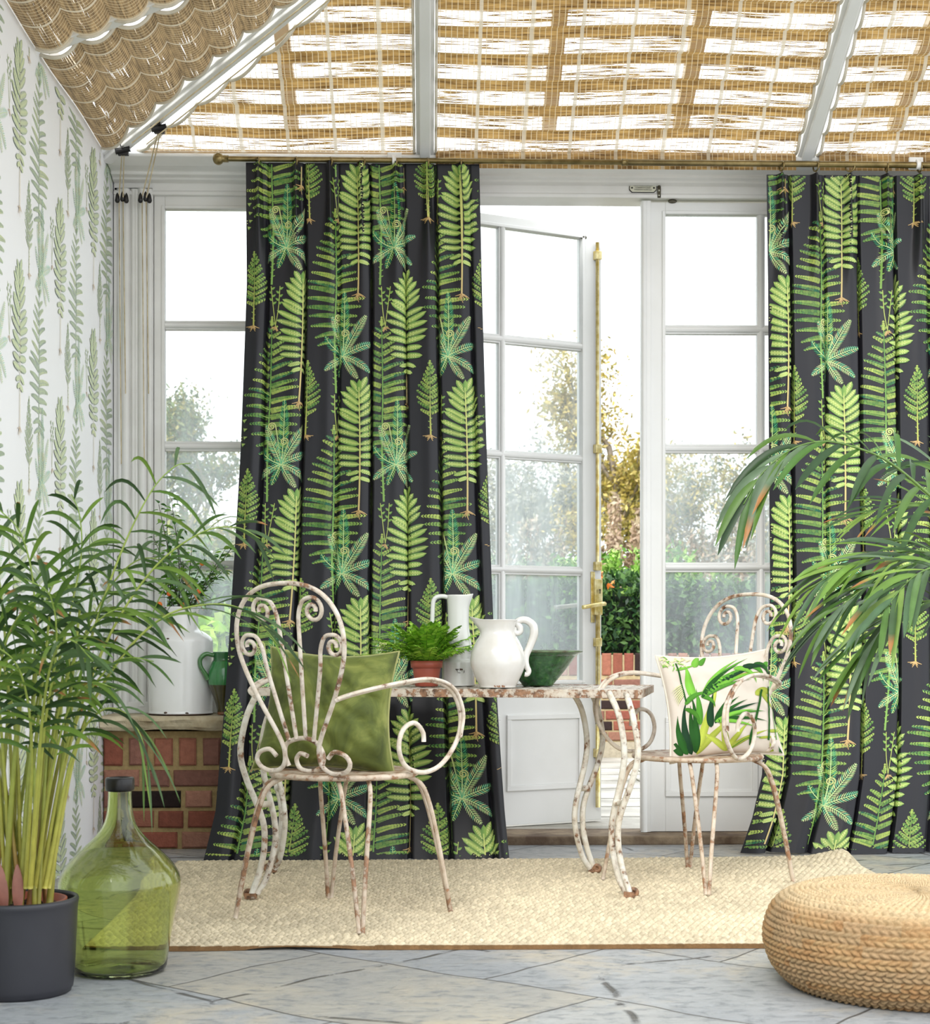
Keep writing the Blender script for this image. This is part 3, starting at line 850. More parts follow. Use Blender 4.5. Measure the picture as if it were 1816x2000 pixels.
S2, RX2 = make_curtain('curtain', 'dark fern-print curtain at the right edge of the photo, behind the broad-leaved palm',
    [(337, 1497), (560, 1500), (900, 1502), (1150, 1505), (1350, 1500), (1520, 1490), (1600, 1470), (1665, 1446)],
    [(337, 1990), (560, 1990), (900, 1995), (1150, 2000), (1350, 2004), (1520, 2010), (1600, 2014), (1665, 2020)],
    6.82, 6.62, PL2, 2.816, (168, 706), [40, 16, 28, 48, 14, 38, 20], 2, 493)
# ================================================================ woven roof blinds
PITCH = 0.14
def weave(name, thr, holes=1.0, glow=.35, lo=L3(112, 82, 44), hi=L3(206, 168, 104)):
    m, nt, b, out = base(name)
    uv = N(nt, 'ShaderNodeUVMap', uv_map='UVMap').outputs[0]
    sp = N(nt, 'ShaderNodeSeparateXYZ'); nt.links.new(uv, sp.inputs[0])
    U, V = sp.outputs[0], sp.outputs[1]
    n1 = noise(nt, 1.0, 3, .6, coord=uv, stretch=(6.0, 210, 1))
    n2 = noise(nt, 1.0, 4, .6, coord=uv, stretch=(2.2, 16, 1))
    n3 = noise(nt, 1.0, 2, .5, coord=uv, stretch=(9, 120, 1))
    ph = math_(nt, 'FRACT', math_(nt, 'DIVIDE', V, PITCH))
    band = math_(nt, 'ABSOLUTE', math_(nt, 'SUBTRACT', ph, 0.52))          # 0 mid fold .. .5 at the batten
    bandk = ramp(nt, band, [(0.22, (1, 1, 1)), (0.29, (0, 0, 0))])
    v = math_(nt, 'ADD', math_(nt, 'MULTIPLY', n1, 0.78), math_(nt, 'MULTIPLY', n2, 0.40))
    hole = ramp(nt, v, [(thr - .015, (0, 0, 0)), (thr + .02, (1, 1, 1))])
    hole = math_(nt, 'MULTIPLY', math_(nt, 'MULTIPLY', hole, bandk), holes)
    st = math_(nt, 'LESS_THAN', math_(nt, 'FRACT', math_(nt, 'DIVIDE', U, 0.0225)), 0.15)
    tp = math_(nt, 'LESS_THAN', math_(nt, 'FRACT', math_(nt, 'DIVIDE', U, 0.195)), 0.075)
    hole = math_(nt, 'MULTIPLY', hole, math_(nt, 'SUBTRACT', 1.0, math_(nt, 'MULTIPLY', st, .8)))
    hole = math_(nt, 'MULTIPLY', hole, math_(nt, 'SUBTRACT', 1.0, math_(nt, 'MULTIPLY', tp, 0.85)))
    col = ramp(nt, math_(nt, 'ADD', math_(nt, 'MULTIPLY', n3, .6), math_(nt, 'MULTIPLY', n1, .4)), [(0.36, lo), (0.62, hi)])
    col = mixc(nt, math_(nt, 'MULTIPLY', st, 0.75), col, L3(222, 206, 172))
    col = mixc(nt, math_(nt, 'MULTIPLY', tp, 0.9), col, L3(206, 194, 172))
    nt.links.new(col, b.inputs['Base Color']); b.inputs['Roughness'].default_value = 0.7
    bump(nt, b, n1, .003)
    tl = N(nt, 'ShaderNodeBsdfTranslucent'); nt.links.new(col, tl.inputs[0])
    mx = N(nt, 'ShaderNodeMixShader'); mx.inputs[0].default_value = glow
    nt.links.new(b.outputs[0], mx.inputs[1]); nt.links.new(tl.outputs[0], mx.inputs[2])
    tr = N(nt, 'ShaderNodeBsdfTransparent'); m2 = N(nt, 'ShaderNodeMixShader')
    nt.links.new(hole, m2.inputs[0]); nt.links.new(mx.outputs[0], m2.inputs[1]); nt.links.new(tr.outputs[0], m2.inputs[2])
    nt.links.new(m2.outputs[0], out.inputs[0])
    return m
M_weave = weave('sheer_grass_weave', 0.565)
M_weave_l = weave('shaded_close_weave', 0.71, lo=L3(96, 76, 54), hi=L3(178, 150, 110), glow=.2)  # denser weave, with the left slope's shade put into its darker colours
M_hem = pm('cotton_binding', L3(226, 218, 202), .8, c2=L3(200, 192, 174), vs=12)
def sag(s): return 0.034 * np.abs(np.sin(PI * s / PITCH)) ** .8
def back_blind(label, xa, xb, s_end, hip=False, flap=True, seed=0):
    """s = distance up the slope from the eave; xa(s), xb(s) = its side edges"""
    s = np.arange(0.0, s_end, PITCH / 14)
    nu = 40
    c, sn = 1 / math.hypot(1, SB), SB / math.hypot(1, SB)
    P, UV_ = [], []
    for k, si in enumerate(s):
        Y = YE - si * c
        a, b_ = xa(Y), xb(Y)
        if b_ - a < .02: s = s[:k]; break
        x = np.linspace(a, b_, nu)
        w = .012 * np.sin(x * 5 + seed + si * 2) * (si > .05)
        d = sag(si) + .0 * x
        P.append(np.stack([x, np.full(nu, Y) - d * sn, ZE + si * sn - d * c - .006 + w * 0.6], -1)); UV_.append(np.stack([x, np.full(nu, si)], -1))
    P = np.array(P); UV_ = np.array(UV_)
    q = MB(); q.grid(P, uv=UV_)
    if flap:
        x = np.linspace(xa(YE), xb(YE), nu)
        f = np.array([np.stack([x, np.full(nu, YE - .048 - .01 * t), np.full(nu, ZE - .004 - t * .085)], -1) for t in (0, .5, 1)])
        q.grid(f, uv=np.array([np.stack([x, np.full(nu, -.035 + .028 * t)], -1) for t in (0, .5, 1)]))
    o = q.build('roof_blind', M_weave, uv=True)
    tag(o, label, 'blind', 'woven grass roof blinds')
    h = MB()
    for e_ in (0, -1):
        h = MB(); h.tube(P[:, e_] - np.array((0, 0, .002)), .007, 6); h.build('edge_binding', M_hem, o)
    return o
hipL = lambda Y: hipx(Y) + .135
back_blind('triangular woven blind of the back roof slope, between hip rafter and the nearest upright rafter', lambda Y: max(hipL(Y), WX + .06), lambda Y: xr1 - .045, 1.9, flap=False, seed=1)
back_blind('broad woven blind in the middle of the back roof slope, between the two rafters', lambda Y: xr1 + .045, lambda Y: xr2 - .05, 2.1, seed=2)
back_blind('woven blind of the back roof slope, right of the slanting rafter', lambda Y: xr2 + .05, lambda Y: 3.1, 2.1, seed=3)
def left_blind(label, ya, yb, r_end, seed):
    """r = distance up the left slope; ya(x) nearest edge, yb(x) far edge (at the hip)"""
    c, sn = 1 / math.hypot(1, SL), SL / math.hypot(1, SL)
    P, UV_ = [], []
    nu = 40
    for si in np.arange(0.0, r_end, PITCH / 14):
        x = WX + .002 + si * c
        a, b_ = ya(x), yb(x)
        if b_ - a < .03: break
        y = np.linspace(a, b_, nu)
        d = sag(si) * 1.0
        P.append(np.stack([np.full(nu, x) + d * sn, y, np.full(nu, ZE + (x - WX) * SL - d * c) - .016 + .006 * np.sin(y * 6 + seed)], -1)); UV_.append(np.stack([y, np.full(nu, si)], -1))
    P = np.array(P); q = MB(); q.grid(P, uv=np.array(UV_))
    o = q.build('roof_blind', M_weave_l, uv=True)
    tag(o, label, 'blind', 'woven grass roof blinds')
    h = MB()
    for e_ in (0, -1):
        h = MB(); h.tube(P[:, e_] - np.array((0, 0, .002)), .007, 6); h.build('edge_binding', M_hem, o)
hy = lambda x: YE - (x - WX) * SL / SB
left_blind('scalloped brown woven blind of the left roof slope, the one ending at the hip rafter', lambda x: 5.735, lambda x: hy(x) - .085, 2.2, 1)
left_blind('scalloped brown woven blind above the papered wall, second from the corner', lambda x: 4.67, lambda x: min(5.675, hy(x) - .085), 2.2, 2)
left_blind('scalloped brown woven blind in the top left corner of the photo, nearest the viewer', lambda x: 3.6, lambda x: 4.57, 1.6, 3)
# hip lines and cleats with cords
def hp(Y, dx=0, dz=-.08): return np.array((hipx(Y) + dx, Y, ZE + (YE - Y) * SB + dz))
M_cord = pm('cream_cord', L3(214, 200, 168), .8, c2=L3(180, 164, 130), vs=20)
for k, (Y, dx, ax, ay, lab) in enumerate(((6.70, .035, 283, 384, 'pair of cream blind cords with dark acorns, the ones further from the papered wall'), (6.82, -.0, 238, 384, 'pair of cream blind cords with dark acorns, hanging close to the papered wall'))):
    top = hp(Y, dx, -.075)
    t = thing('blind_cord', lab, 'cord', tuple(top), 0, 'hanging blind cords')
    q = MB()
    q.box(top[0] - .022, top[0] + .022, top[1] - .012, top[1] + .012, top[2] - .014, top[2] + .016); q.tube([top + (-.03, -.01, .0), top + (.03, -.01, .012)], .013, 8); q.tube([top + (0, -.03, .02), top + (0, .03, .02)], .006, 6)
    q.build('cleat', M_black, t, bevel=.003)
    ac = on_y(ax, ay, 6.985)
    q = MB(); w = MB()
    for j, o_ in enumerate((-.012, .006)):
        a = ac + (o_, -.006 * j, -.012 * j)
        q.tube([top + (o_ * .5, 0, -.01), a], .0026, 6)
        q.tube([a, (a[0] + .004, 7.015, on_y(0, 905, 7.0)[2] + .3 * j)], .0024, 6)
    for o_ in (-.018, .004, .02):
        a = ac + (o_, -.006, -.008 * abs(o_ * 50))
        w.lathe([(.0015, .022), (.007, .012), (.009, 0), (.011, -.012), (.007, -.02), (.001, -.022)], 10, a)
    q.build('cord', M_cord, t); w.build('acorn', M_black, t)
q = MB()
for dx, dz in ((-.03, -.09), (.03, -.095)): q.tube([hp(6.75, dx, dz), hp(5.2, dx, dz)], .003, 6)
tag(q.build('hip_cord', M_cord), 'two thin cords running along the white hip rafter', 'cord')

# ---------------------------------------------------------------- curtain rod with rings
RY = 6.80
rA, rB = on_y(432, 310, RY), on_y(1640, 321, RY)
dirr = (rB - rA)[2] / (rB - rA)[0]
rz = lambda x: rA[2] + (x - rA[0]) * dirr
rod = thing('curtain_rod', 'long thin brass curtain rod with a round knob at its left end', 'curtain rod', tuple(rA))
q = MB(); xm = on_y(1220, 316, RY)[0]
q.tube([rA, (xm, RY, rz(xm))], .011, 14); q.tube([(xm - .01, RY, rz(xm)), (2.6, RY, rz(2.6))], .013, 14); q.tube([(xm - .012, RY, rz(xm)), (xm + .012, RY, rz(xm))], .0145, 14)
q.build('rod', M_rod, rod)
q = MB(); q.sphere(rA - (.012, 0, 0), .026, 18, 12, sc=(.9, .9, 1)); q.tube([rA, rA + (.03, 0, 0)], .015, 14); q.build('finial', M_rod, rod)
for px in (770, 1792):
    x = on_y(px, 315, RY)[0]
    q = MB(); q.box(x - .018, x + .018, RY + .012, 6.87, rz(x) - .006, rz(x) + .006); q.box(x - .03, x + .03, RY + .02, RY + .034, rz(x) - .012, rz(x) + .04); q.tube([(x - .008, RY - .002, rz(x)), (x + .008, RY - .002, rz(x))], .019, 14)
    q.build('bracket', M_frame, rod, bevel=.003)
ordn = ['first', 'second', 'third', 'fourth', 'fifth', 'sixth', 'seventh']
q = MB(); th = np.linspace(0, 2 * PI, 21)[:-1]
q.tube(np.stack([.0 * th, .019 * np.cos(th), .019 * np.sin(th)], -1), .0035, 6, closed=True)
ring0 = q.build('curtain_ring', M_rod)
k = 0
for side, pls in (('curtain between window and open door', RX1), ('curtain behind the broad-leaved palm', RX2[:6])):
    for j, x in enumerate(pls):
        o = ring0 if k == 0 else ring0.copy()
        if k: COL.objects.link(o)
        tilt = random.uniform(-.35, .35)
        o.location = (x, RY, rz(x) - .010); o.rotation_euler = (0, 0, tilt + (0.9 if k in (3, 9) else .3))
        tag(o, '%s brass ring from the left on the %s' % (ordn[j], side), 'curtain ring', 'brass rings on the curtain rod'); k += 1
        h = MB(); zt = rz(x) - .028
        h.tube(spline([(0, 0, -.019), (.0, -.006, -.032), (.0, -.004, -.042), (0, .004, -.036)], 10), .0022, 6)
        hk = h.build('hook', M_rod, o, local=True)

# ---------------------------------------------------------------- name plate and latch bracket on the header
pA, pB = on_y(1230, 359, 7.055), on_y(1281, 375, 7.055)
cxp, czp = (pA[0] + pB[0]) / 2, (pA[2] + pB[2]) / 2
w_, h_ = (pB[0] - pA[0]) / 2, (pA[2] - pB[2]) / 2
M_plate = pm('silvered_plate', L3(214, 214, 196), .4, .3); M_ink = pm('engraved_black', (.015, .015, .012), .6)
pl = thing('name_plate', 'small engraved metal name plate on the white header above the doors', 'name plate', (cxp, 7.058, czp))
def octa(a, b_, c): return [(-a + c, b_), (a - c, b_), (a, b_ - c), (a, -b_ + c), (a - c, -b_), (-a + c, -b_), (-a, -b_ + c), (-a, b_ - c)]
def slab8(pts, y0, y1, mb):
    v = [(x, y0, z) for x, z in pts] + [(x, y1, z) for x, z in pts]; n = len(pts)
    mb.add(v, [tuple(range(n))[::-1], tuple(range(n, 2 * n))] + [(i, (i + 1) % n, n + (i + 1) % n, n + i) for i in range(n)], smooth=False)
q = MB(); slab8(octa(w_ + .003, h_ + .003, .011), -.002, .0, q); q.build('border', M_ink, pl, local=True)
q = MB(); slab8(octa(w_, h_, .010), -.004, -.001, q); q.build('plate', M_plate, pl, local=True)
for s_ in (-1, 1):
    q = MB(); q.sphere((s_ * (w_ - .009), -.004, 0), .0042, 10, 6, sc=(1, .4, 1)); q.build('screw', M_ink, pl, local=True)
for txt, dz, wd in (('MARSTON & LANGINGER', .0085, .082), ('CONSERVATORIES', 0, .066), ('FAKENHAM NORFOLK', -.0085, .076)):
    fc = bpy.data.curves.new('lettering', 'FONT'); fc.body = txt; fc.align_x = 'CENTER'; fc.align_y = 'CENTER'; fc.size = .0082; fc.extrude = .0003
    fo = bpy.data.objects.new('lettering_source', fc); COL.objects.link(fo)
    bpy.context.view_layer.update()
    me = bpy.data.meshes.new_from_object(fo.evaluated_get(bpy.context.evaluated_depsgraph_get()))
    bpy.data.objects.remove(fo)
    lo = bpy.data.objects.new('lettering', me); COL.objects.link(lo); lo.parent = pl
    ww = max(v.co.x for v in me.vertices) - min(v.co.x for v in me.vertices)
    lo.scale = (wd / ww, 1, 1); lo.rotation_euler = (PI / 2, 0, 0); lo.location = (0, -.0045, dz); me.materials.clear(); me.materials.append(M_ink)
a = on_y(1287, 350, 7.05); c = on_y(1287, 386, 7.05)
lt = thing('door_catch', 'small tarnished brass catch bracket beside the name plate', 'door catch', (a[0], 7.058, (a[2] + c[2]) / 2))
q = MB(); hh_ = (a[2] - c[2]) / 2
q.box(-.007, .008, -.006, .0, -hh_, hh_ * .25); q.tube(spline([(0, -.004, hh_ * .2), (.003, -.012, hh_ * .6), (.014, -.022, hh_), (.024, -.03, hh_ * 1.1)], 8), .005, 6)
q.build('bracket', M_eye, lt, local=True)
q = MB(); q.box(.010, .026, -.034, -.018, hh_ * .45, hh_ * .95); q.build('catch_block', M_brass, lt, local=True, bevel=.002)
for z in (-hh_ * .75, -hh_ * .2):
    q = MB(); q.sphere((0, -.006, z), .004, 8, 6); q.build('screw', M_plate, lt, local=True)
# ================================================================ jute rug
rx0, rx1 = -0.98, 1.66
ry0, ry1 = 4.60, 6.40
NX, NY = 780, 440
ux = np.linspace(0, 1, NX); uy = np.linspace(0, 1, NY)
X = rx0 + (rx1 - rx0) * ux[:, None] + 0 * uy[None]
back = ry1 + .10 * ux[:, None] ** 2
Y = ry0 + (back - ry0) * uy[None] + .012 * vnoise(ux[:, None] * 9, uy[None] * 2, 21)
rowp, stp = 0.030, 0.024
row = (Y - ry0) / rowp; ri = np.floor(row)
st = X / stp + .5 * (ri % 2) + .25 * vnoise(X * 9, Y * 30, 22)
bumpy = np.abs(np.sin(PI * row)) ** .8 * (.30 + .70 * np.abs(np.sin(PI * st)) ** .8)
edge = np.minimum(np.minimum(X - rx0, rx1 - X), np.minimum(Y - ry0, back - Y))
Z = .005 + .014 * bumpy + .003 * vnoise(X * 12, Y * 12, 23)
Z = .012 + (Z - .012) * np.clip((edge - .008) / .03, 0, 1)
Z = np.where(edge < .012, .001 + (Z - .001) * np.clip(edge / .012, 0, 1) ** .5, Z)
curl = np.clip((X - 1.50) / .16, 0, 1) * np.clip((Y - 6.22) / .2, 0, 1)
Z = Z + .03 * curl
rs = np.floor(st)
h1 = np.modf(np.abs(np.sin(ri * 12.9898 + rs * 78.233) * 43758.5453))[0]
tone = .80 + .28 * h1 + .10 * vnoise(X * 3, Y * 3, 24)
C = np.stack([tone * v for v in L3(214, 200, 172)], -1)
C = np.where((h1 > .975)[..., None], C * .72, C)
C = np.where((edge < .011)[..., None] & (Y < ry0 + .03)[..., None], C * np.array(L3(120, 92, 62)) / np.array(L3(214, 200, 172)), C)
q = MB(); q.grid(np.stack([X, Y, Z], -1), C)
M_jute = pm('bleached_jute', (1, 1, 1), .9, ink=True, c2=1, vs=140, spec=.1, bmp=.002, bs=300)
tag(q.build('jute_rug', M_jute, ink=True), 'cream woven jute rug on the stone floor under table and chairs', 'rug')
RZ = 0.016                       # walking surface of the rug

# ================================================================ braided pouf
pc = (on_z(1792, 1790)[0], 4.12)
pc = (on_y(1792, HY, 4.10)[0], 4.10)
prof = spline([(.0, .225), (.12, .232), (.24, .234), (.315, .222), (.355, .19), (.373, .14), (.372, .10), (.355, .055), (.322, .02), (.28, .004), (.15, .002), (0, .002)], 400)
L = np.concatenate([[0], np.cumsum(np.linalg.norm(np.diff(prof, axis=0), axis=1))])
T = np.gradient(prof, axis=0); T /= np.linalg.norm(T, axis=1, keepdims=True)
nrm2 = np.stack([-T[:, 1], T[:, 0]], -1); nrm2 = np.where((nrm2[:, :1] * 1 < 0) & (prof[:, 0:1] > .3), -nrm2, nrm2)
nrm2 = np.stack([-(-T[:, 1]) * -1, T[:, 0]], -1)
if nrm2[150, 0] < 0: nrm2 = -nrm2
NT = 1000
th = np.linspace(0, 2 * PI, NT, endpoint=False)
rp = .0265
rr = L[:, None] / rp + th[None] / (2 * PI)          # one coil spirals on
ri = np.floor(rr); f = rr - ri
ns = np.maximum(6, np.round(2 * PI * np.interp(L, L, prof[:, 0]) / .021))[:, None]
al = th[None] / (2 * PI) * 104 + .37 * ri
half = f < .5
sl = np.where(half, al + f * 1.1, al + .5 - f * 1.1)
strand = np.abs(np.sin(PI * sl)) ** .6
plait = strand * (np.abs(np.sin(2 * PI * f)) ** .45)
hgt = .0100 * plait + .003 * np.abs(np.sin(PI * f)) ** .5
sid = np.floor(sl)
hs = np.modf(np.abs(np.sin(sid * 12.9898 + ri * 78.233 + half * 3.1) * 43758.5453))[0]
hr = np.clip(.5 + .9 * vnoise(th[None] * 2.6 + ri * 7.31, ri * 1.0, 33), 0, 1)
Pp = np.stack([(prof[:, 0][:, None] + nrm2[:, 0][:, None] * hgt) * np.cos(th), (prof[:, 0][:, None] + nrm2[:, 0][:, None] * hgt) * np.sin(th), np.maximum(.0005, prof[:, 1][:, None] + nrm2[:, 1][:, None] * hgt)], -1)
ca, cb, cc_ = np.array(L3(176, 146, 104)), np.array(L3(128, 90, 54)), np.array(L3(164, 144, 112))
mixv = (.55 * hs + .45 * hr)[..., None]
C = ca * (1 - mixv) + cb * mixv
C = np.where((hr > .6)[..., None], .5 * C + .5 * cc_, C) * (.8 + .35 * hs[..., None])
top_light = smoothstep(prof[:, 1], .19, .228)[:, None, None] * (L < .45)[:, None, None]  # paler top: overhead light mixed into the jute colour
C = C * (1 - .65 * top_light) + np.array(L3(202, 182, 146)) * (.85 + .25 * hs[..., None]) * .65 * top_light
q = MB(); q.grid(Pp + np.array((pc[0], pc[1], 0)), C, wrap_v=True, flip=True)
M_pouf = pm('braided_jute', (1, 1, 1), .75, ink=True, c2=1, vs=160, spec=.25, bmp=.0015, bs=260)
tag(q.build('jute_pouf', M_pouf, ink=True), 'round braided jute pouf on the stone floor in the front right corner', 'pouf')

# ================================================================ wrought iron table
TZ = 0.700
tA = on_z(1238, 1349, TZ); tB = on_z(497, 1342, TZ)
tdir = math.atan2(tA[1] - tB[1], tA[0] - tB[0]); TL = math.hypot(tA[0] - tB[0], tA[1] - tB[1])
TD = 0.66
tab = thing('garden_table', 'white wrought iron garden table with chipped rusty paint, on the rug', 'table', (tB[0], tB[1], RZ - .002), tdir * .6)
q = MB()
q.box(0, TL, 0, TD, TZ - .012 - RZ, TZ - .004 - RZ)
q.build('tabletop', M_tabletop, tab, local=True)
q = MB()
for a in ((0, TL, -.004, .006), (0, TL, TD - .006, TD + .004), (-.004, .006, 0, TD), (TL - .006, TL + .004, 0, TD)):
    q.box(a[0], a[1], a[2], a[3], TZ - .030 - RZ, TZ - .001 - RZ)
q.build('rim', M_rim, tab, local=True, bevel=.0015)
q = MB()
for k in range(34):              # ribbed sheet
    x = .03 + k * (TL - .06) / 33; q.box(x - .006, x + .006, .012, TD - .012, TZ - .005 - RZ, TZ - .0025 - RZ)
q.build('ribs', M_tabletop, tab, local=True)
M_black_iron = worn_paint('blackened_iron', (.5, .45, .38), 1.5, 30)
legO = [(-.014, .680), (.012, .60), (.029, .49), (.012, .40), (-.034, .267), (-.040, .18), (-.026, .095), (.0, .014)]
legI = [(-.078, .680), (-.040, .60), (-.022, .49), (-.03, .40), (-.06, .267), (-.065, .18), (-.043, .07), (-.014, .016)]
cr, sr = math.cos(tdir * .6), math.sin(tdir * .6)
def tloc(p): dx, dy = p[0] - tB[0], p[1] - tB[1]; return np.array((dx * cr + dy * sr, -dx * sr + dy * cr))
feet = [(on_z(1230, 1752, RZ), 1, -1), (on_z(1160, 1703, RZ), 1, 1), (on_z(491, 1755, RZ), -1, -1), (on_z(531, 1703, RZ), -1, 1)]
for wp, sx_, sy_ in feet:
    f0 = tloc(wp); q = MB()
    for k, pth in enumerate((legO, legI)):
        pts = [(f0[0] + sx_ * x, f0[1] + sy_ * (x * .55 + (.012 if k == 0 else -.03) * min(1, z * 3) - .02 * (z > .6)), z) for x, z in pth]
        q.tube(spline(pts, 40), .0105, 8)
    zz = .312; q.tube([(f0[0] + sx_ * -.018, f0[1] + sy_ * .0, zz), (f0[0] + sx_ * -.05, f0[1] - sy_ * .04, zz)], .011, 8)
    lg = q.build('leg', M_table, tab, local=True)
    q = MB(); th_ = np.linspace(.3, 2 * PI * 1.15, 22)
    q.tube([(f0[0] + sx_ * (.012 + .011 * math.cos(t)), f0[1] - sy_ * .006, .017 + .0105 * math.sin(t)) for t in th_ + PI], .0075, 8); q.box(f0[0] - .02, f0[0] + .016, f0[1] - .012, f0[1] + .012, .002, .02)
    q.build('scroll_foot', M_black_iron, lg, local=True)

# ================================================================ wrought iron armchairs (forward = +y)
SZ = 0.45
def chair_parts():
    parts = {}
    def add(nm, mat, fn):
        q = MB(); fn(q); parts.setdefault(nm, []).append((q, mat))
    R = .0072
    ly = lambda z: -.195 - .13 * max(0, (z - .45)) ** 1.0 / .57 * .75      # lean of the back
    P3 = lambda pts: [(x, ly(z), z) for x, z in pts]
    def seat(q):
        q.lathe([(0, SZ - .004), (.10, SZ - .003), (.18, SZ), (.222, SZ + .002), (.226, SZ - .004), (.222, SZ - .012), (.18, SZ - .012), (0, SZ - .012)], 56)
        t = np.linspace(0, 2 * PI, 57)[:-1]; q.tube(np.stack([.224 * np.cos(t), .224 * np.sin(t), SZ - .005 + 0 * t], -1), .009, 8, closed=True)
    add('seat', M_chair_low, seat)
    hoop = [(.10, .505), (.125, .525), (.165, .515), (.18, .49), (.16, .466), (.115, .458), (.078, .475), (.066, .51), (.078, .56), (.145, .68), (.19, .78), (.205, .85), (.195, .92), (.155, .98), (.09, 1.015), (0, 1.025)]
    full = hoop + [(-x, z) for x, z in hoop[-2::-1]]
    add('back_hoop', M_chair, lambda q: q.tube(spline(P3(full), 170), R, 10))
    arch = [(-.066, .475), (-.076, .51), (-.062, .545), (0, .562), (.05, .55), (.072, .515), (.062, .48), (.025, .463), (-.02, .468), (-.033, .495), (-.015, .515), (.012, .508)]
    add('scroll', M_chair, lambda q: q.tube(spline([(x, ly(z) + .012, z) for x, z in arch], 80), R, 10))
    def spiral(cx, cz, r0, a0, turns, s):
        t = np.linspace(0, 1, 26); a = a0 + s * turns * 2 * PI * t; r = r0 * (1 - .72 * t)
        return [(cx + r_ * math.cos(a_), cz + r_ * math.sin(a_)) for r_, a_ in zip(r, a)]
    for s in (-1, 1):
        inn = [(.018, .56), (.026, .70), (.036, .86), (.042, .93), (.062, .972), (.092, .982)] + [(x, z) for x, z in spiral(.098, .944, .038, PI * .42, 1.25, -1)]
        outr = [(.048, .555), (.075, .66), (.102, .77), (.112, .83), (.132, .866), (.158, .872)] + [(x, z) for x, z in spiral(.162, .838, .034, PI * .42, 1.25, -1)]
        for c in (inn, outr):
            add('spindle', M_chair, lambda q, c=c: q.tube(spline([(s * x, ly(z) + .004, z) for x, z in c], 70), R * .9, 8))
        arm = [(.150, ly(.68), .68), (.20, -.20, .70), (.255, -.08, .725), (.285, .05, .735), (.297, .15, .705), (.297, .205, .63), (.290, .20, .55), (.272, .14, .475), (.25, .07, .452), (.235, .0, .475), (.232, -.03, .53), (.236, -.015, .585), (.242, .035, .605), (.246, .075, .575), (.246, .08, .545)]
        def armf(q, s=s, arm=arm):
            q.tube(spline([(s * x, y, z) for x, y, z in arm], 90), R * 1.05, 10)
            q.tube(spline([(s * (x + .012), y, z + .004) for x, y, z in arm[:7]], 50), R * .8, 8)
        add('arm', M_chair, armf)
    for ax, ay in ((-1, -1), (1, -1), (1, 1), (-1, 1)):
        d = np.array((ax * .72, ay * .69)); d /= np.linalg.norm(d); tn = np.array((-d[1], d[0]))
        def legf(q, d=d, tn=tn):
            pr = [(.185, SZ - .012, .046), (.235, SZ - .04, .044), (.262, SZ - .10, .038), (.285, .26, .028), (.31, .14, .016), (.335, .004, .005)]
            for s in (-1, 1):
                q.tube(spline([tuple(d * r + tn * s * w) + (z,) for r, z, w in pr], 36), R, 8)
        add('leg', M_chair_low, legf)
    return parts
def place_chair(label, loc, rz_):
    t = thing('garden_armchair', label, 'chair', loc, rz_, 'wrought iron armchairs at the table')
    return t
c1 = place_chair('white scrolled iron armchair seen from behind, holding the green velvet cushion', (on_y(672, HY, 5.10)[0], 5.10, RZ - .003), math.radians(-35))
for nm, lst in chair_parts().items():
    for q, mt in lst: q.build(nm, mt, c1, local=True)
c2 = c1.copy(); COL.objects.link(c2)
c2['label'] = 'white scrolled iron armchair in front of the shut door, holding the palm-print cushion'
cc = on_y(1362, HY, 5.80)
c2.location = (cc[0], 5.80, RZ - .003); c2.rotation_euler = (0, 0, math.radians(130))
for ch in list(c1.children):
    d = ch.copy(); COL.objects.link(d); d.parent = c2

# ================================================================ cushions
def cushion_S(W, H, T, seed, wr=.006, pin=.10, wide=0.0):
    def S(u, v, side=1):
        u = np.asarray(u, float); v = np.asarray(v, float)
        x = W / 2 * u * (1 - pin * (1 - v * v) * np.abs(u) ** 2) * (1 - wide * v); z = H / 2 * v * (1 - pin * (1 - u * u) * np.abs(v) ** 2)
        pf = np.clip((1 - u * u) * (1 - v * v), 0, 1) ** .42
        d = T / 2 * pf
        k = wr * (vnoise(u * 2.4 + 3, v * 2.4 + 5, seed) + .6 * vnoise(u * 6 + v * 3, v * 5, seed + 1)) * np.clip(pf * 1.5, 0, 1)
        return np.stack([x, -side * d + k, z], -1)
    return S
def make_cushion(name, label, W, H, T, mat, col, seed, printer=None, piping=None, wr=.006, pin=.10, wide=0.0):
    S = cushion_S(W, H, T, seed, wr, pin, wide); q = MB(); n = 90
    U, V = np.meshgrid(np.linspace(-1, 1, n), np.linspace(-1, 1, n), indexing='ij')
    q.grid(S(U, V, 1), col); q.grid(S(U, V, -1), col, flip=True)
    if printer: printer(q, S)
    o = q.build(name, mat, ink=True)
    if piping is not None:
        h = MB(); e_ = np.linspace(-1, 1, 40)
        E = np.concatenate([np.stack([e_, -1 + 0 * e_], -1), np.stack([1 + 0 * e_, e_], -1)[1:], np.stack([-e_, 1 + 0 * e_], -1)[1:], np.stack([-1 + 0 * e_, -e_], -1)[1:-1]])
        h.tube(S(E[:, 0], E[:, 1]), .0042, 6, closed=True); h.build('piping', piping, o, local=True)
    tag(o, label, 'cushion')
    return o
m, nt, b, out = base('green_velvet')
g_ = noise(nt, 7, 5, .6, dist=1.2)
nt.links.new(ramp(nt, g_, [(.32, L3(58, 68, 18)), (.5, L3(88, 98, 34)), (.68, L3(126, 132, 62))]), b.inputs['Base Color'])
b.inputs['Roughness'].default_value = .75; b.inputs['Sheen Weight'].default_value = .6; b.inputs['Sheen Roughness'].default_value = .35; b.inputs['Sheen Tint'].default_value = (.75, .8, .45, 1)
bump(nt, b, noise(nt, 5, 3, .5, dist=.8), .02)
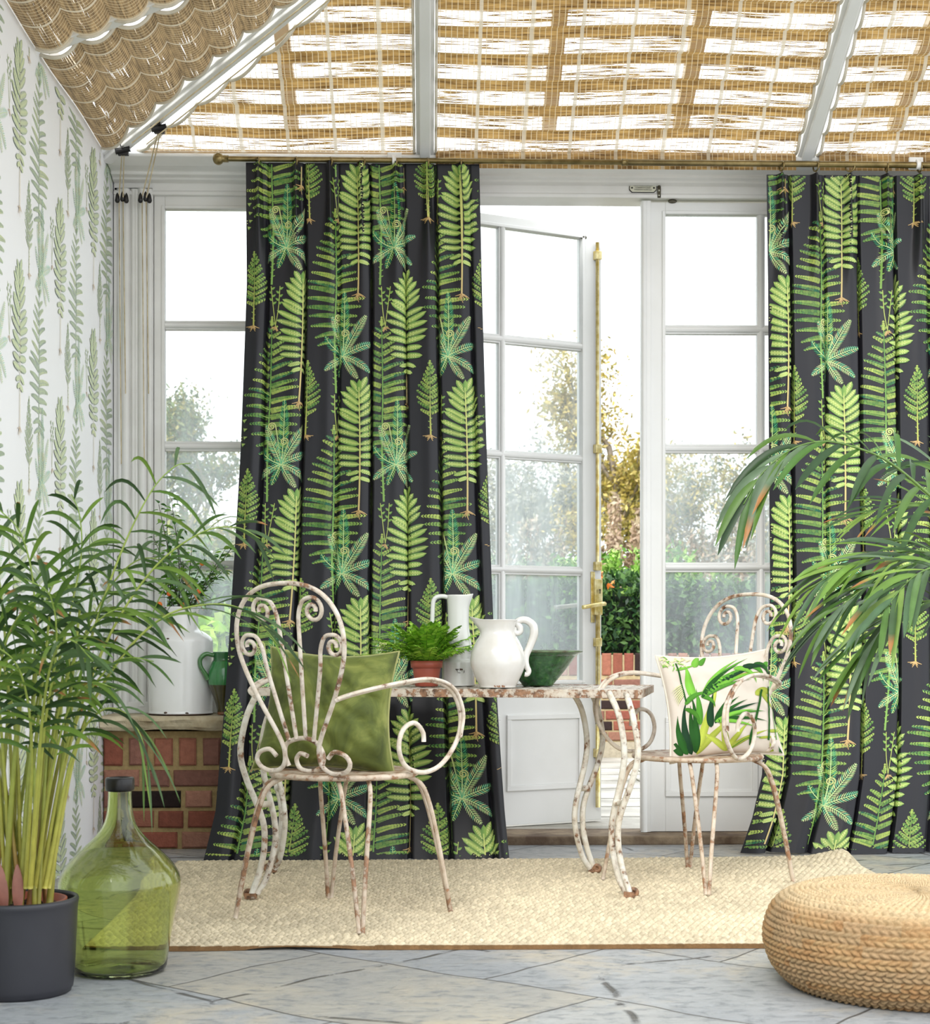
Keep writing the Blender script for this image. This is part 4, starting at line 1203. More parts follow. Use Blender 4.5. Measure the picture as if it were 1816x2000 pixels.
cu = make_cushion('velvet_cushion', 'olive green velvet cushion on the seat of the chair seen from behind', .45, .40, .19, m, (1, 1, 1), 4, None, pm('pale_green_piping', L3(150, 150, 92), .6), .016, .13, .05)
base_ = Vector(c1.location)
Mz = Matrix.Rotation(math.radians(-35), 4, 'Z')
cu.rotation_euler = (math.radians(-12), math.radians(2), math.radians(-14))
p0 = base_ + Mz @ Vector((-.105, .055, SZ + .182)); cu.location = p0
# palm print
CW = .44
def palm_print(q, S):
    p = P2(); g = np.random.default_rng(8)
    D, D2, Mg, Lm, Ol, Pa = L3(28, 78, 22), L3(18, 56, 30), L3(72, 132, 40), L3(112, 172, 60), L3(158, 170, 66), L3(206, 214, 150)
    # design frame: crop pixels, x 250..1420 (u), y 110..1400 (v)
    def blade(x, y, a, L_, W_, c, bend=0):
        c = np.array(c) * g.uniform(.8, 1.15); p.leaf(x, y, a, L_, W_ * .8, c, c * .74, 22, bend * 1.3, 3, mid=c * 1.15)
    for x, y, a, L_, W_, c, bd in [
        (520, 1350, 60, 620, 90, Ol, -20), (520, 1350, 78, 900, 100, Ol, -10), (800, 1350, 92, 420, 90, Ol, 10), (800, 1350, 68, 430, 80, Ol, -20), (800, 1350, 120, 420, 80, Ol, 20), (800, 1350, 45, 520, 70, Ol, -25),
        (700, 640, 62, 260, 120, Ol, -10), (1150, 700, 40, 330, 110, Ol, -70), (900, 520, 30, 520, 60, Ol, -40), (1200, 640, -40, 300, 80, Ol, -20), (1240, 1120, 5, 260, 50, Ol, 0), (1130, 1200, 5, 220, 40, Ol, 0),
        (510, 1330, 100, 560, 95, D, -10), (470, 1340, 112, 640, 95, D2, -30), (430, 1330, 120, 480, 95, D, -30), (510, 1330, 86, 700, 80, D, 8), (380, 1330, 128, 330, 80, D, -20),
        (660, 1040, 95, 400, 90, D2, -20), (700, 1000, 70, 380, 70, D, -20),
        (520, 700, 96, 420, 110, Lm, -6), (560, 1000, 92, 420, 80, Mg, -4), (580, 320, 70, 220, 90, Lm, -10), (640, 300, 62, 200, 70, Mg, -10),
        (430, 760, 60, 330, 70, Mg, -60), (420, 800, -20, 280, 60, Mg, -60), (590, 680, -10, 200, 60, Mg, -60), (400, 340, 10, 230, 40, Lm, 10)]:
        blade(x, y, a, L_, W_, c, bd)
    for a, L_, c in [(64, 640, Lm), (58, 720, Mg), (52, 620, Lm), (48, 800, Mg), (44, 820, D2), (40, 720, Lm), (36, 560, Mg), (60, 560, D)]:
        blade(600, 700, a, L_, 62, c, -26)
    for x, y, a, L_, c, bd in [(960, 370, 10, 330, Lm, -80), (1080, 340, 12, 330, Mg, -90), (1180, 330, 15, 300, D, -90), (1300, 330, 10, 260, Mg, -80), (1050, 350, 5, 280, D2, -10)]:
        blade(x, y, a, L_, 84, c, bd)
    for a, L_, c in [(60, 380, D), (48, 420, D), (36, 520, D2), (24, 560, Mg), (12, 560, D), (2, 420, Lm), (30, 440, Lm)]:
        blade(700, 980, a, L_, 54, c, -22)
    for pts, w in (([(1230, 640), (1150, 880), (1050, 1150), (1040, 1290)], 26), ([(1340, 600), (1300, 900), (1230, 1230)], 22), ([(420, 250), (430, 500), (440, 720)], 16), ([(1420, 620), (1370, 900), (1330, 1220)], 12), ([(820, 1340), (1000, 1200), (1150, 1190)], 8)):
        p.line(spline(pts, 16), w, D if w > 14 else Mg)
    for k in range(40):
        blade(g.uniform(270, 520), g.uniform(120, 300), g.uniform(0, 360), g.uniform(40, 110), 14, [Lm, Pa, Pa][k % 3], g.uniform(-30, 30))
    for k in range(7): blade(430, 520 + 20 * k, 200 + 4 * k, 150, 14, Pa, 20)
    for x, y, a, L_, c in ((1500, 400, 80, 330, D), (1500, 360, 70, 260, Ol), (1440, 420, 95, 300, Ol), (1420, 300, 60, 220, D)): blade(x, y, a, L_, 50, c, -10)
    for x, y, a, L_, c in ((300, 1340, 120, 380, D), (230, 1340, 130, 330, Mg), (180, 1330, 135, 250, Mg)): blade(x, y, a, L_, 46, c, -20)
    for x, y, a, L_, c in ((1300, 1500, 110, 260, Ol), (1400, 1480, 115, 200, D)): blade(x, y, a, L_, 70, c, -10)
    V, Q, C = p.done()
    u = (V[:, 0] - 835) / 560; v = -(V[:, 1] - 760) / 620
    ok = (np.abs(u) < .985) & (np.abs(v) < .985); Qk = Q[ok[Q].all(1)]
    P = S(np.clip(u, -1, 1), np.clip(v, -1, 1)); lift = .0008 + .006 * np.arange(len(V)) / len(V)
    P[:, 1] -= lift
    q.add(P, Qk, C)
cu2 = make_cushion('printed_cushion', 'cream linen cushion with green palm leaf print on the far chair', .43, .39, .14, M_linen, L3(206, 196, 184), 6, palm_print, pm('linen_piping', L3(226, 218, 204), .8), .008)
cu2.rotation_euler = (math.radians(-14), math.radians(-3), math.radians(12))
b2 = Vector(c2.location); M2 = Matrix.Rotation(math.radians(130), 4, 'Z')
cu2.location = on_y(1408, HY, 5.80)[0], 5.83, RZ + SZ + .170

# ================================================================ things on the table
def tp(px, back, z=TZ - RZ + RZ - .002):
    """a point on the table top, 'back' metres behind its front edge at that column"""
    p = on_y(px, HY, 1.0); k = p[0]
    # front edge line through tB along tdir*.6
    cx_, sx_2 = math.cos(tdir * .6), math.sin(tdir * .6)
    # solve (tB + t*d + back*n).x / .y = k
    bx, by = tB[0] - back * sx_2, tB[1] + back * cx_
    t = (k * by - bx) / (cx_ - k * sx_2)
    return (bx + t * cx_, by + t * sx_2, TZ - .0035)
M_enam = pm('white_enamel', (.70, .70, .68), .18, c2=(.66, .66, .63), vs=5, coat=.4)
M_cer = pm('crackled_white_glaze', (.70, .69, .665), .2, c2=(.63, .61, .565), vs=9, bmp=.001, bs=18, coat=.5)
M_chip = pm('bare_chipped_metal', (.03, .022, .018), .6, c2=(.10, .05, .03), vs=60)
def loft(mb, prof, c, n=48, spout=None):
    """lathe with an optional pulled lip: spout = (direction, z from, amount)"""
    prof = spline(prof, len(prof) * 7); th = np.arange(n) * 2 * PI / n
    r = np.repeat(prof[:, :1], n, 1); z = np.repeat(prof[:, 1:2], n, 1)
    if spout:
        d, z0, amt, zt = spout
        k = np.exp(-((np.angle(np.exp(1j * (th - d)))) / .42) ** 2)[None] * smoothstep(z, z0, zt)
        r = r + amt * k; z = z + amt * .35 * k
    mb.grid(np.stack([r * np.cos(th) + c[0], r * np.sin(th) + c[1], z + c[2]], -1), wrap_v=True, flip=True)
# tall enamel jug
J = tp(895, .38)
t = thing('enamel_jug', 'tall white enamel jug with an angular handle, behind the potted fern on the table', 'jug', J)
q = MB(); s_ = 3200 / J[1]
loft(q, [(0, .003), (.058, .003), (.061, .008), (.061, .088), (.058, .096), (.054, .10), (.054, .106), (.053, .14), (.046, .18), (.0405, .225), (.040, .27), (.0415, .31), (.045, .338), (.046, .342), (.043, .342), (.038, .31), (.037, .25), (.042, .19), (.05, .13), (.05, .02), (0, .02)], J, 48, (-.3, .29, .012, .342))
q.build('body', M_enam, t)
q = MB(); hx_ = -.9
hp_ = [(-.040, .334), (-.06, .338), (-.083, .334), (-.094, .318), (-.097, .28), (-.098, .22), (-.09, .16), (-.07, .125), (-.05, .118)]
P = spline([(J[0] + x, J[1] - .01, J[2] + z) for x, z in hp_], 40)
for o_ in (-.004, .004): q.tube(P + (0, o_, 0), .0085, 10)
q.build('handle', M_enam, t)
q = MB()
def blob(mb, pts, c, R_, off=.0022):
    """small flat emblem wrapped on a cylinder of radius R_ about c"""
    for (x0, x1, z0, z1) in pts:
        a0, a1 = -PI / 2 + x0 / R_, -PI / 2 + x1 / R_
        v = [((R_ + off) * math.cos(a) + c[0], (R_ + off) * math.sin(a) + c[1], c[2] + z) for a, z in ((a0, z0), (a1, z0 + .0006), (a1 - .01, z1), (a0 + .012, z1 + .0004))]
        mb.add(v, [(0, 1, 2, 3)], smooth=False)
blob(q, [(-.012, .001, .062, .0655), (-.008, -.004, .0585, .063), (.004, .0155, .060, .066), (.003, .011, .064, .0668), (.0185, .0215, .052, .061), (-.006, -.0035, .054, .058), (-.004, .006, .0505, .0522), (.003, .0065, .0495, .0515), (.0175, .0195, .0495, .052), (.012, .0135, .055, .060)], J, .061)
q.build('stamp', M_chip, t)['label'] = 'small worn black cow stamp'
# round white pitcher
J = tp(972, .17); Jp = J
t = thing('ceramic_pitcher', 'round white crackle glazed pitcher with a curled handle, in front of the green bowl', 'pitcher', J)
q = MB()
loft(q, [(0, .002), (.062, .002), (.066, .008), (.078, .03), (.094, .065), (.100, .095), (.095, .13), (.080, .165), (.066, .19), (.061, .205), (.064, .225), (.070, .243), (.073, .247), (.069, .247), (.060, .225), (.056, .205), (.06, .188), (.088, .13), (.093, .095), (.06, .02), (0, .015)], J, 56, (PI, .19, .030, .247))
q.build('body', M_cer, t)
q = MB()
hp_ = [(.062, .222), (.060, .205), (.072, .198), (.082, .206), (.080, .221), (.068, .236), (.085, .246), (.108, .243), (.128, .225), (.131, .195), (.118, .155), (.103, .12), (.101, .095), (.106, .075), (.112, .062), (.107, .05), (.097, .05)]
q.tube(spline([(J[0] + x, J[1] - .004, J[2] + z) for x, z in hp_], 90), np.interp(np.linspace(0, 1, 90), [0, .25, .5, .8, 1], [.009, .012, .0155, .012, .009]), 12)
q.build('handle', M_cer, t)
q = MB(); g = np.random.default_rng(3)
for k in range(26):
    a = -PI / 2 + g.uniform(-.25, .35); z = g.uniform(.003, .008) ; R_ = .0685
    v = [(R_ * math.cos(a) + J[0], R_ * math.sin(a) + J[1], J[2] + z), (R_ * math.cos(a + .06) + J[0], R_ * math.sin(a + .06) + J[1], J[2] + z + .001), ((R_ + .001) * math.cos(a + .03) + J[0], (R_ + .001) * math.sin(a + .03) + J[1], J[2] + z + .005)]
    q.add(v, [(0, 1, 2)], smooth=False)
q.build('glaze_chip', pm('bare_clay', L3(150, 104, 70), .8), t)
# green bowl
m, nt, b, out = base('green_glaze')
g_ = noise(nt, 26, 5, .65); w_ = N(nt, 'ShaderNodeTexCoord').outputs['Object']
nt.links.new(ramp(nt, g_, [(.34, L3(24, 56, 30)), (.55, L3(40, 92, 48)), (.75, L3(84, 128, 66))]), b.inputs['Base Color'])
b.inputs['Roughness'].default_value = .16; b.inputs['Coat Weight'].default_value = .5
bump(nt, b, noise(nt, 80, 2, .5), .0012)
M_green = m
J = tp(1050, .44)
t = thing('green_bowl', 'wide conical green glazed bowl on the table behind the white pitcher', 'bowl', J)
q = MB()
pr_ = [(0, .004), (.052, .004), (.055, .0), (.060, .004), (.062, .010), (.105, .06), (.122, .082), (.124, .086), (.134, .098), (.136, .102), (.146, .114), (.149, .118), (.166, .128), (.168, .131), (.162, .1315), (.11, .075), (.06, .02), (0, .014)]
q.lathe(pr_, 64, J)
q.build('bowl', M_green, t)
q = MB(); a_ = np.linspace(0, 2 * PI, 65)[:-1]
q.tube(np.stack([J[0] + .166 * np.cos(a_), J[1] + .166 * np.sin(a_), J[2] + .131 + 0 * a_], -1), .0042, 8, closed=True); q.build('rim', pm('worn_rim_glaze', L3(96, 120, 84), .3, c2=L3(70, 62, 44), vs=30), t)

# ================================================================ white churn and green jug on the ledge
LT = LZ + .001
J = np.append(on_y(353, HY, 6.93)[:2], LT)
t = thing('enamel_churn', 'large white enamel churn on the stone ledge, holding the little orange tree', 'churn', tuple(J))
M_churn = pm('old_white_enamel', (.80, .80, .79), .22, c2=(.74, .74, .73), vs=4, coat=.4)
q = MB()
loft(q, [(0, .006), (.128, .006), (.132, .012), (.1335, .06), (.1345, .20), (.1345, .30), (.131, .318), (.118, .332), (.10, .345), (.086, .352), (.075, .362), (.073, .40), (.074, .43), (.080, .448), (.082, .452), (.078, .452), (.070, .42), (.069, .37), (.09, .33), (.12, .3), (.12, .05), (0, .03)], J, 64)
q.build('body', M_churn, t)
q = MB(); a_ = np.linspace(0, 2 * PI, 65)[:-1]
q.tube(np.stack([J[0] + .131 * np.cos(a_), J[1] + .131 * np.sin(a_), J[2] + .005 + 0 * a_], -1), .0045, 8, closed=True)
q.build('base_rim', M_chip, t)
for x, z, w in ((-.035, .319, .012), (.045, .01, .016), (-.045, .012, .016), (-.06, .448, .01)):
    q = MB(); R_ = .1345 if z < .4 else .083
    a = -PI / 2 + x / R_
    q.sphere((J[0] + R_ * math.cos(a) * .985, J[1] + R_ * math.sin(a) * .985, J[2] + z), w * .5, 8, 6, sc=(1, .7, .55)); q.build('enamel_chip', M_chip, t)
CH = J
J = np.append(on_y(437, HY, 6.86)[:2], LT)
t = thing('glazed_jug', 'small green glazed earthenware jug beside the white churn on the ledge', 'jug', tuple(J))
q = MB()
cols = []
prj = spline([(0, .002), (.025, .002), (.027, .012), (.034, .045), (.050, .09), (.062, .125), (.066, .155), (.062, .19), (.050, .22), (.043, .232), (.045, .25), (.047, .262), (.043, .262), (.038, .235), (.04, .22), (0, .2)], 110)
gc = np.where(((prj[:, 1] > .128) | (prj[:, 0] < .001))[:, None], np.array(L3(56, 128, 70)), np.array(L3(62, 58, 26)))
gc = np.where((prj[:, 1] > .225)[:, None], np.array(L3(48, 104, 58)), gc); gc = np.where((prj[:, 1] < .012)[:, None], np.array(L3(130, 84, 56)), gc)
q.lathe(prj, 48, J, col=gc)
M_ej = pm('earthenware_glaze', (1, 1, 1), .16, ink=True, c2=1, vs=22, coat=.5)
q.build('body', M_ej, t, ink=True)
q = MB(); q.tube(spline([(J[0] - .040, J[1] - .02, J[2] + .25), (J[0] - .07, J[1] - .03, J[2] + .255), (J[0] - .092, J[1] - .035, J[2] + .235), (J[0] - .092, J[1] - .035, J[2] + .205), (J[0] - .075, J[1] - .03, J[2] + .175), (J[0] - .062, J[1] - .025, J[2] + .15)], 40), .0095, 10, col=L3(70, 118, 66))
q.build('handle', M_ej, t, ink=True)

# ================================================================ glass demijohn
J = np.append(on_y(234, HY, 4.32)[:2], .001)
dj = thing('glass_demijohn', 'big green glass demijohn with a black rim on the stone floor beside the palm pot', 'bottle', tuple(J))
outp = [(0, .012), (.06, .006), (.10, .002), (.115, .004), (.122, .016), (.128, .06), (.14, .13), (.155, .205), (.158, .235), (.150, .262), (.128, .292), (.098, .322), (.066, .352), (.044, .382), (.034, .415), (.0305, .45), (.030, .478)]
inn = [(.025, .478), (.0255, .45), (.029, .415), (.039, .383), (.061, .354), (.093, .325), (.123, .294), (.145, .263), (.153, .235), (.150, .205), (.135, .13), (.123, .06), (.117, .022), (.108, .012), (.06, .014), (0, .022)]
q = MB(); q.lathe(np.concatenate([spline(outp, 90), spline(inn, 90)]), 72, J)
m, nt, b, out = base('green_bottle_glass')
b.inputs['Transmission Weight'].default_value = 1.0; b.inputs['IOR'].default_value = 1.48; b.inputs['Roughness'].default_value = .0
b.inputs['Base Color'].default_value = (.72, .79, .42, 1)
M_dj = m
q.build('glass_body', M_dj, dj)
q = MB(); q.lathe([(.029, .472), (.0365, .474), (.038, .48), (.038, .503), (.036, .508), (.029, .509), (.027, .505), (.027, .478)], 40, J); q.build('rim', M_black, dj)
# ================================================================ plants indoors
def frond(mb, path, t0, n, Lm, W, cols, face=(0, -.4, 1), droop=.35, seed=0, spread=(62, 22), rach=(.005, .0015), rcol=None, prof=.6, tipbrown=.0):
    """rachis tube and two rows of folded leaflets"""
    g = np.random.default_rng(seed)
    P = spline(path, 90)
    rcol = rcol or (L3(150, 168, 70), L3(112, 150, 62))
    k = np.linspace(0, 1, 90)[:, None]
    mb.stalk = MB(); mb.stalk.tube(P, np.linspace(rach[0], rach[1], 90), 7, col=np.array(rcol[0]) * (1 - k) + np.array(rcol[1]) * k)
    T = np.gradient(P, axis=0); T /= np.linalg.norm(T, axis=1, keepdims=True)
    face = np.array(face, float)
    for i in range(n):
        for s in (-1, 1):
            f = (i + .5 + .22 * s + g.uniform(-.15, .15)) / n
            t = t0 + (1 - t0) * min(max(f, 0), 1) * .985
            j = t * 89; a = int(j); fr = j - a; a2 = min(a + 1, 89)
            p = P[a] * (1 - fr) + P[a2] * fr; d = T[a]
            S = np.cross(d, face); S /= max(np.linalg.norm(S), 1e-6); Nn = np.cross(S, d)
            al = math.radians(spread[0] + (spread[1] - spread[0]) * f + g.uniform(-7, 7))
            dr = d * math.cos(al) + s * S * math.sin(al) + Nn * g.uniform(-.05, .28)
            dr /= np.linalg.norm(dr)
            L = Lm * (.55 + .45 * math.sin(PI * min(1, .22 + f * .68))) * (1 - .25 * f ** 4) * g.uniform(.85, 1.1)
            m = 8; q = np.linspace(0, 1, m)
            c = p + dr * (L * q)[:, None] + np.array((0, 0, -1.0)) * (droop * g.uniform(.6, 1.3) * L * q ** 2.2)[:, None]
            tt = np.gradient(c, axis=0); tt /= np.linalg.norm(tt, axis=1, keepdims=True)
            wv = np.cross(tt, Nn); wv /= np.maximum(np.linalg.norm(wv, axis=1, keepdims=True), 1e-6)
            tw = g.uniform(-.5, .5); up = np.cross(wv, tt); wv = wv * math.cos(tw) + up * math.sin(tw)
            w = W * np.clip(np.sin(PI * np.clip(q * .93 + .05, 0, 1)) ** prof, .06, 1) * .5; w[-1] *= .25
            fold = up * (w * .35)[:, None]
            G = np.stack([c - wv * w[:, None], c - fold, c + wv * w[:, None]], 1)
            cl = np.array(cols[g.integers(len(cols))]) * g.uniform(.85, 1.15)
            C = np.stack([np.tile(cl, (m, 1))] * 3, 1); C[:, 1] *= 1.12
            if g.random() < tipbrown: C[-2:] = np.array(L3(150, 104, 58))
            mb.grid(G, C)
def pxs(pts): return [tuple(on_y(a, b_, c)) for a, b_, c in pts]
AR = [L3(50, 78, 26), L3(72, 102, 34), L3(38, 62, 24), L3(98, 126, 46), L3(66, 90, 50)]
# --- areca palm in the left corner
pot = np.append(on_y(36, HY, 4.08)[:2], 0.0)
t = thing('potted_palm', 'feathery palm in a dark grey pot by the papered wall, front left', 'palm', tuple(pot))
q = MB(); q.lathe(spline([(0, .001), (.118, .001), (.128, .006), (.133, .016), (.138, .09), (.143, .20), (.1465, .228), (.1465, .232), (.141, .234), (.137, .228), (.133, .15), (.125, .03), (0, .02)], 90), 64, pot)
q.build('planter', pm('charcoal_pot', L3(44, 44, 50), .42, c2=L3(38, 38, 44), vs=4), t)
q = MB(); c_ = pot + (-.004, .004, 0)
q.lathe([(0, .03), (.09, .03), (.116, .19), (.118, .222), (.121, .224), (.121, .229), (.115, .229), (.112, .205), (0, .2)], 48, c_); q.build('nursery_pot', pm('terracotta_plastic', L3(156, 74, 48), .45), t)
q = MB(); g = np.random.default_rng(5)
q.lathe([(.112, .2), (.09, .206), (.05, .209), (0, .21)], 32, c_)
for k in range(60):
    a, r = g.uniform(0, 2 * PI), .1 * math.sqrt(g.random()); q.sphere(c_ + (r * math.cos(a), r * math.sin(a), .211), g.uniform(.003, .008), 6, 4)
q.build('soil', M_soil, t)
y0 = 4.08
FR = [
 ([(70, 1735, 4.08), (112, 1500, 4.1), (168, 1280, 4.14), (232, 1090, 4.18), (292, 965, 4.2), (340, 912, 4.22), (372, 905, 4.23)], .52, 13, .24, .016, (0.25, -1, .35), .62, (74, 46)),
 ([(84, 1735, 4.06), (132, 1470, 4.1), (205, 1260, 4.12), (296, 1115, 4.14), (390, 1042, 4.14), (460, 1030, 4.14), (508, 1052, 4.14)], .45, 17, .19, .019, (0, -.75, .8), .50, (62, 24)),
 ([(95, 1735, 4.04), (152, 1450, 4.06), (225, 1300, 4.06), (320, 1205, 4.08), (420, 1180, 4.10), (490, 1200, 4.1), (545, 1262, 4.1)], .62, 5, .21, .014, (0, -.6, .8), .30, (30, 10)),
 ([(88, 1735, 4.0), (140, 1480, 3.98), (188, 1395, 3.97), (236, 1388, 3.97), (272, 1432, 3.97), (292, 1500, 3.97)], .52, 9, .17, .014, (.3, -.6, .8), .55, (42, 12)),
 ([(78, 1735, 4.05), (138, 1430, 4.04), (206, 1310, 4.02), (252, 1285, 4.0), (300, 1292, 4.0)], .50, 9, .17, .016, (0, -.8, .7), .30, (52, 18)),
 ([(30, 1735, 4.1), (18, 1400, 4.12), (2, 1160, 4.14), (-30, 1010, 4.16), (-80, 940, 4.16)], .45, 13, .22, .019, (0, -.8, .6), .40, (60, 24)),
 ([(42, 1735, 4.07), (62, 1400, 4.06), (68, 1180, 4.04), (44, 1050, 4.02), (-6, 990, 4.0)], .46, 14, .21, .020, (0, -.9, .5), .35, (60, 26)),
 ([(62, 1735, 4.1), (95, 1400, 4.14), (134, 1210, 4.16), (158, 1090, 4.2), (156, 1010, 4.2), (140, 965, 4.2)], .50, 12, .20, .018, (0, -1, .25), .35, (56, 26)),
 ([(20, 1735, 4.05), (8, 1500, 4.0), (-14, 1300, 3.96), (-64, 1190, 3.9), (-130, 1160, 3.9)], .45, 12, .22, .020, (0, -.7, .8), .35, (60, 24)),
 ([(60, 1735, 4.0), (86, 1430, 3.92), (110, 1270, 3.86), (98, 1165, 3.8), (48, 1130, 3.76)], .46, 13, .21, .021, (0, -.8, .7), .40, (60, 26)),
 ([(76, 1735, 4.1), (122, 1370, 4.16), (190, 1190, 4.2), (252, 1105, 4.22), (305, 1092, 4.22), (350, 1130, 4.22)], .46, 14, .19, .018, (0, -.7, .8), .45, (60, 22)),
 ([(50, 1735, 4.0), (62, 1470, 3.92), (42, 1320, 3.85), (-8, 1265, 3.8), (-64, 1285, 3.78)], .46, 12, .20, .020, (0, -.6, .9), .35, (60, 22)),
 ([(72, 1735, 4.07), (112, 1400, 4.04), (164, 1250, 4.0), (228, 1190, 3.98), (292, 1205, 3.96)], .46, 12, .18, .019, (0, -.8, .7), .40, (58, 22)),
 ([(58, 1735, 3.98), (80, 1430, 3.86), (102, 1290, 3.72), (136, 1250, 3.62), (182, 1290, 3.56)], .48, 10, .18, .018, (.2, -.5, .9), .45, (56, 20)),
 ([(25, 1735, 4.1), (40, 1380, 4.16), (92, 1170, 4.22), (150, 1080, 4.26), (210, 1062, 4.28)], .46, 13, .19, .018, (0, -.7, .8), .40, (60, 22)),
 ([(10, 1735, 4.05), (-5, 1420, 4.0), (10, 1260, 3.95), (60, 1180, 3.9), (120, 1180, 3.88)], .46, 12, .19, .019, (0, -.7, .8), .40, (60, 22)),
 ([(68, 1735, 4.02), (100, 1520, 3.98), (132, 1390, 3.95), (176, 1335, 3.92), (226, 1345, 3.9)], .50, 9, .16, .016, (0, -.8, .7), .40, (56, 18)),
 ([(40, 1735, 4.06), (30, 1430, 4.02), (-20, 1190, 4.0), (-60, 1080, 3.96), (-110, 1060, 3.94)], .46, 13, .21, .020, (0, -.8, .6), .35, (60, 24))]
for k, (pts, t0, n, Lm, W, face, dr, spd) in enumerate(FR):
    q = MB(); frond(q, pxs(pts), t0, max(6, int(n * .8)), Lm * .95, W * .62, AR, face, dr * 1.25, 40 + k, spd, (.0058, .0014), (L3(168, 160, 66), L3(118, 146, 58)), .62, .08)
    fo = q.build('frond', M_leaf, t, ink=True); q.stalk.build('stalk', M_stem, fo, ink=True)
g = np.random.default_rng(9)
for k in range(16):
    a = g.uniform(0, 2 * PI); r = .075 * math.sqrt(g.random()); b0 = c_ + (r * math.cos(a) + .012, r * math.sin(a) - .01, .205)
    h = g.uniform(.35, .75); tip = b0 + (g.uniform(-.10, .13), g.uniform(-.06, .06), h)
    q = MB(); P = spline([b0, b0 * .6 + tip * .4 + (0, 0, .04), tip], 24); kk = np.linspace(0, 1, 24)[:, None]
    q.tube(P, np.linspace(g.uniform(.006, .0105), .003, 24), 8, col=np.array(L3(150, 92, 58) if k % 3 == 0 else L3(140, 132, 52)) * (1 - kk) ** 2 + np.array(L3(140, 152, 62)) * (1 - (1 - kk) ** 2))
    q.build('cane', M_stem, t, ink=True)
for k in range(3):
    q = MB(); b0 = c_ + (-.05 + .035 * k, -.05 - .01 * k, .205)
    n_ = 9; tq = np.linspace(0, 1, n_); cpt = b0 + np.stack([-.02 * tq + .01 * k * tq, -.01 * tq, .12 * tq], -1); w = .014 * np.sin(PI * (tq * .9 + .08)) ** .7
    q.grid(np.stack([cpt - np.stack([w, 0 * w, 0 * w], -1), cpt - np.stack([0 * w, .006 + 0 * w, 0 * w], -1), cpt + np.stack([w, 0 * w, 0 * w], -1)], 1), L3(158, 106, 92)); q.build('sheath', M_stem, t, ink=True)

# --- kentia palm leaning in from the right
kb = np.append(on_y(1960, HY, 5.15)[:2], 0.0)
t = thing('kentia_palm', 'broad-leaved palm reaching in from the right edge before the dark curtain', 'palm', tuple(kb))
q = MB(); q.lathe(spline([(0, .001), (.13, .001), (.145, .02), (.17, .30), (.172, .31), (.162, .31), (.155, .27), (0, .27)], 60), 48, kb); q.build('planter', pm('dark_planter', L3(70, 70, 74), .5), t)
q = MB(); q.lathe([(.158, .268), (.08, .275), (0, .276)], 32, kb); q.build('soil', M_soil, t)
KB = [L3(44, 72, 30), L3(58, 90, 36), L3(36, 60, 30), L3(76, 106, 44), L3(84, 104, 78)]
KL = [L3(92, 124, 48), L3(74, 104, 50), L3(64, 90, 60), L3(112, 140, 64), L3(56, 80, 46)]
KF = [
 ([(1955, 1600, 5.15), (1935, 1200, 5.15), (1880, 1030, 5.13), (1816, 968, 5.1), (1740, 905, 5.08), (1680, 877, 5.06), (1610, 862, 5.05), (1545, 878, 5.04), (1488, 925, 5.03), (1452, 985, 5.02)], .58, 10, .25, .040, (.1, -.75, .6), .62, (68, 8), KB),
 ([(1955, 1600, 5.1), (1940, 1260, 5.08), (1880, 1110, 5.05), (1806, 1078, 5.0), (1730, 1082, 4.98), (1650, 1108, 4.96), (1580, 1150, 4.95)], .52, 13, .27, .030, (0, -.6, .9), .42, (48, 12), KL),
 ([(1955, 1600, 5.05), (1945, 1260, 5.0), (1890, 1130, 4.96), (1816, 1098, 4.92), (1740, 1118, 4.9), (1660, 1170, 4.88), (1600, 1226, 4.87)], .54, 12, .26, .026, (0, -.7, .8), .40, (40, 10), KB),
 ([(1955, 1600, 5.15), (1950, 1200, 5.15), (1900, 1040, 5.15), (1830, 990, 5.14), (1750, 985, 5.12), (1670, 1010, 5.1)], .56, 10, .24, .018, (0, -.8, .7), .25, (38, 14), KL),
 ([(1955, 1600, 5.0), (1940, 1320, 4.92), (1880, 1200, 4.86), (1800, 1175, 4.82), (1730, 1215, 4.8), (1680, 1290, 4.8)], .54, 11, .26, .028, (0, -.5, .9), .45, (46, 12), KB),
 ([(1955, 1600, 5.2), (1945, 1150, 5.22), (1890, 960, 5.24), (1820, 905, 5.25), (1750, 905, 5.25)], .56, 8, .24, .024, (0, -.8, .6), .30, (44, 14), KB),
 ([(1955, 1600, 5.05), (1950, 1300, 5.0), (1900, 1160, 4.9), (1840, 1110, 4.8), (1780, 1130, 4.72), (1720, 1200, 4.66)], .52, 11, .27, .034, (.1, -.6, .8), .45, (50, 14), KL),
 ([(1955, 1600, 5.15), (1960, 1200, 5.15), (1990, 1000, 5.15), (2060, 930, 5.15), (2150, 940, 5.15)], .56, 10, .26, .036, (0, -.7, .7), .5, (60, 14), KB)]
for k, (pts, t0, n, Lm, W, face, dr, spd, cl) in enumerate(KF):
    q = MB(); frond(q, pxs(pts), t0, int(n * 1.35), Lm, W * .62, cl, face, dr, 80 + k, spd, (.0085, .002), (L3(96, 118, 52), L3(82, 112, 50)), .5, .12)
    fo = q.build('frond', M_leaf, t, ink=True); q.stalk.build('stalk', M_stem, fo, ink=True)

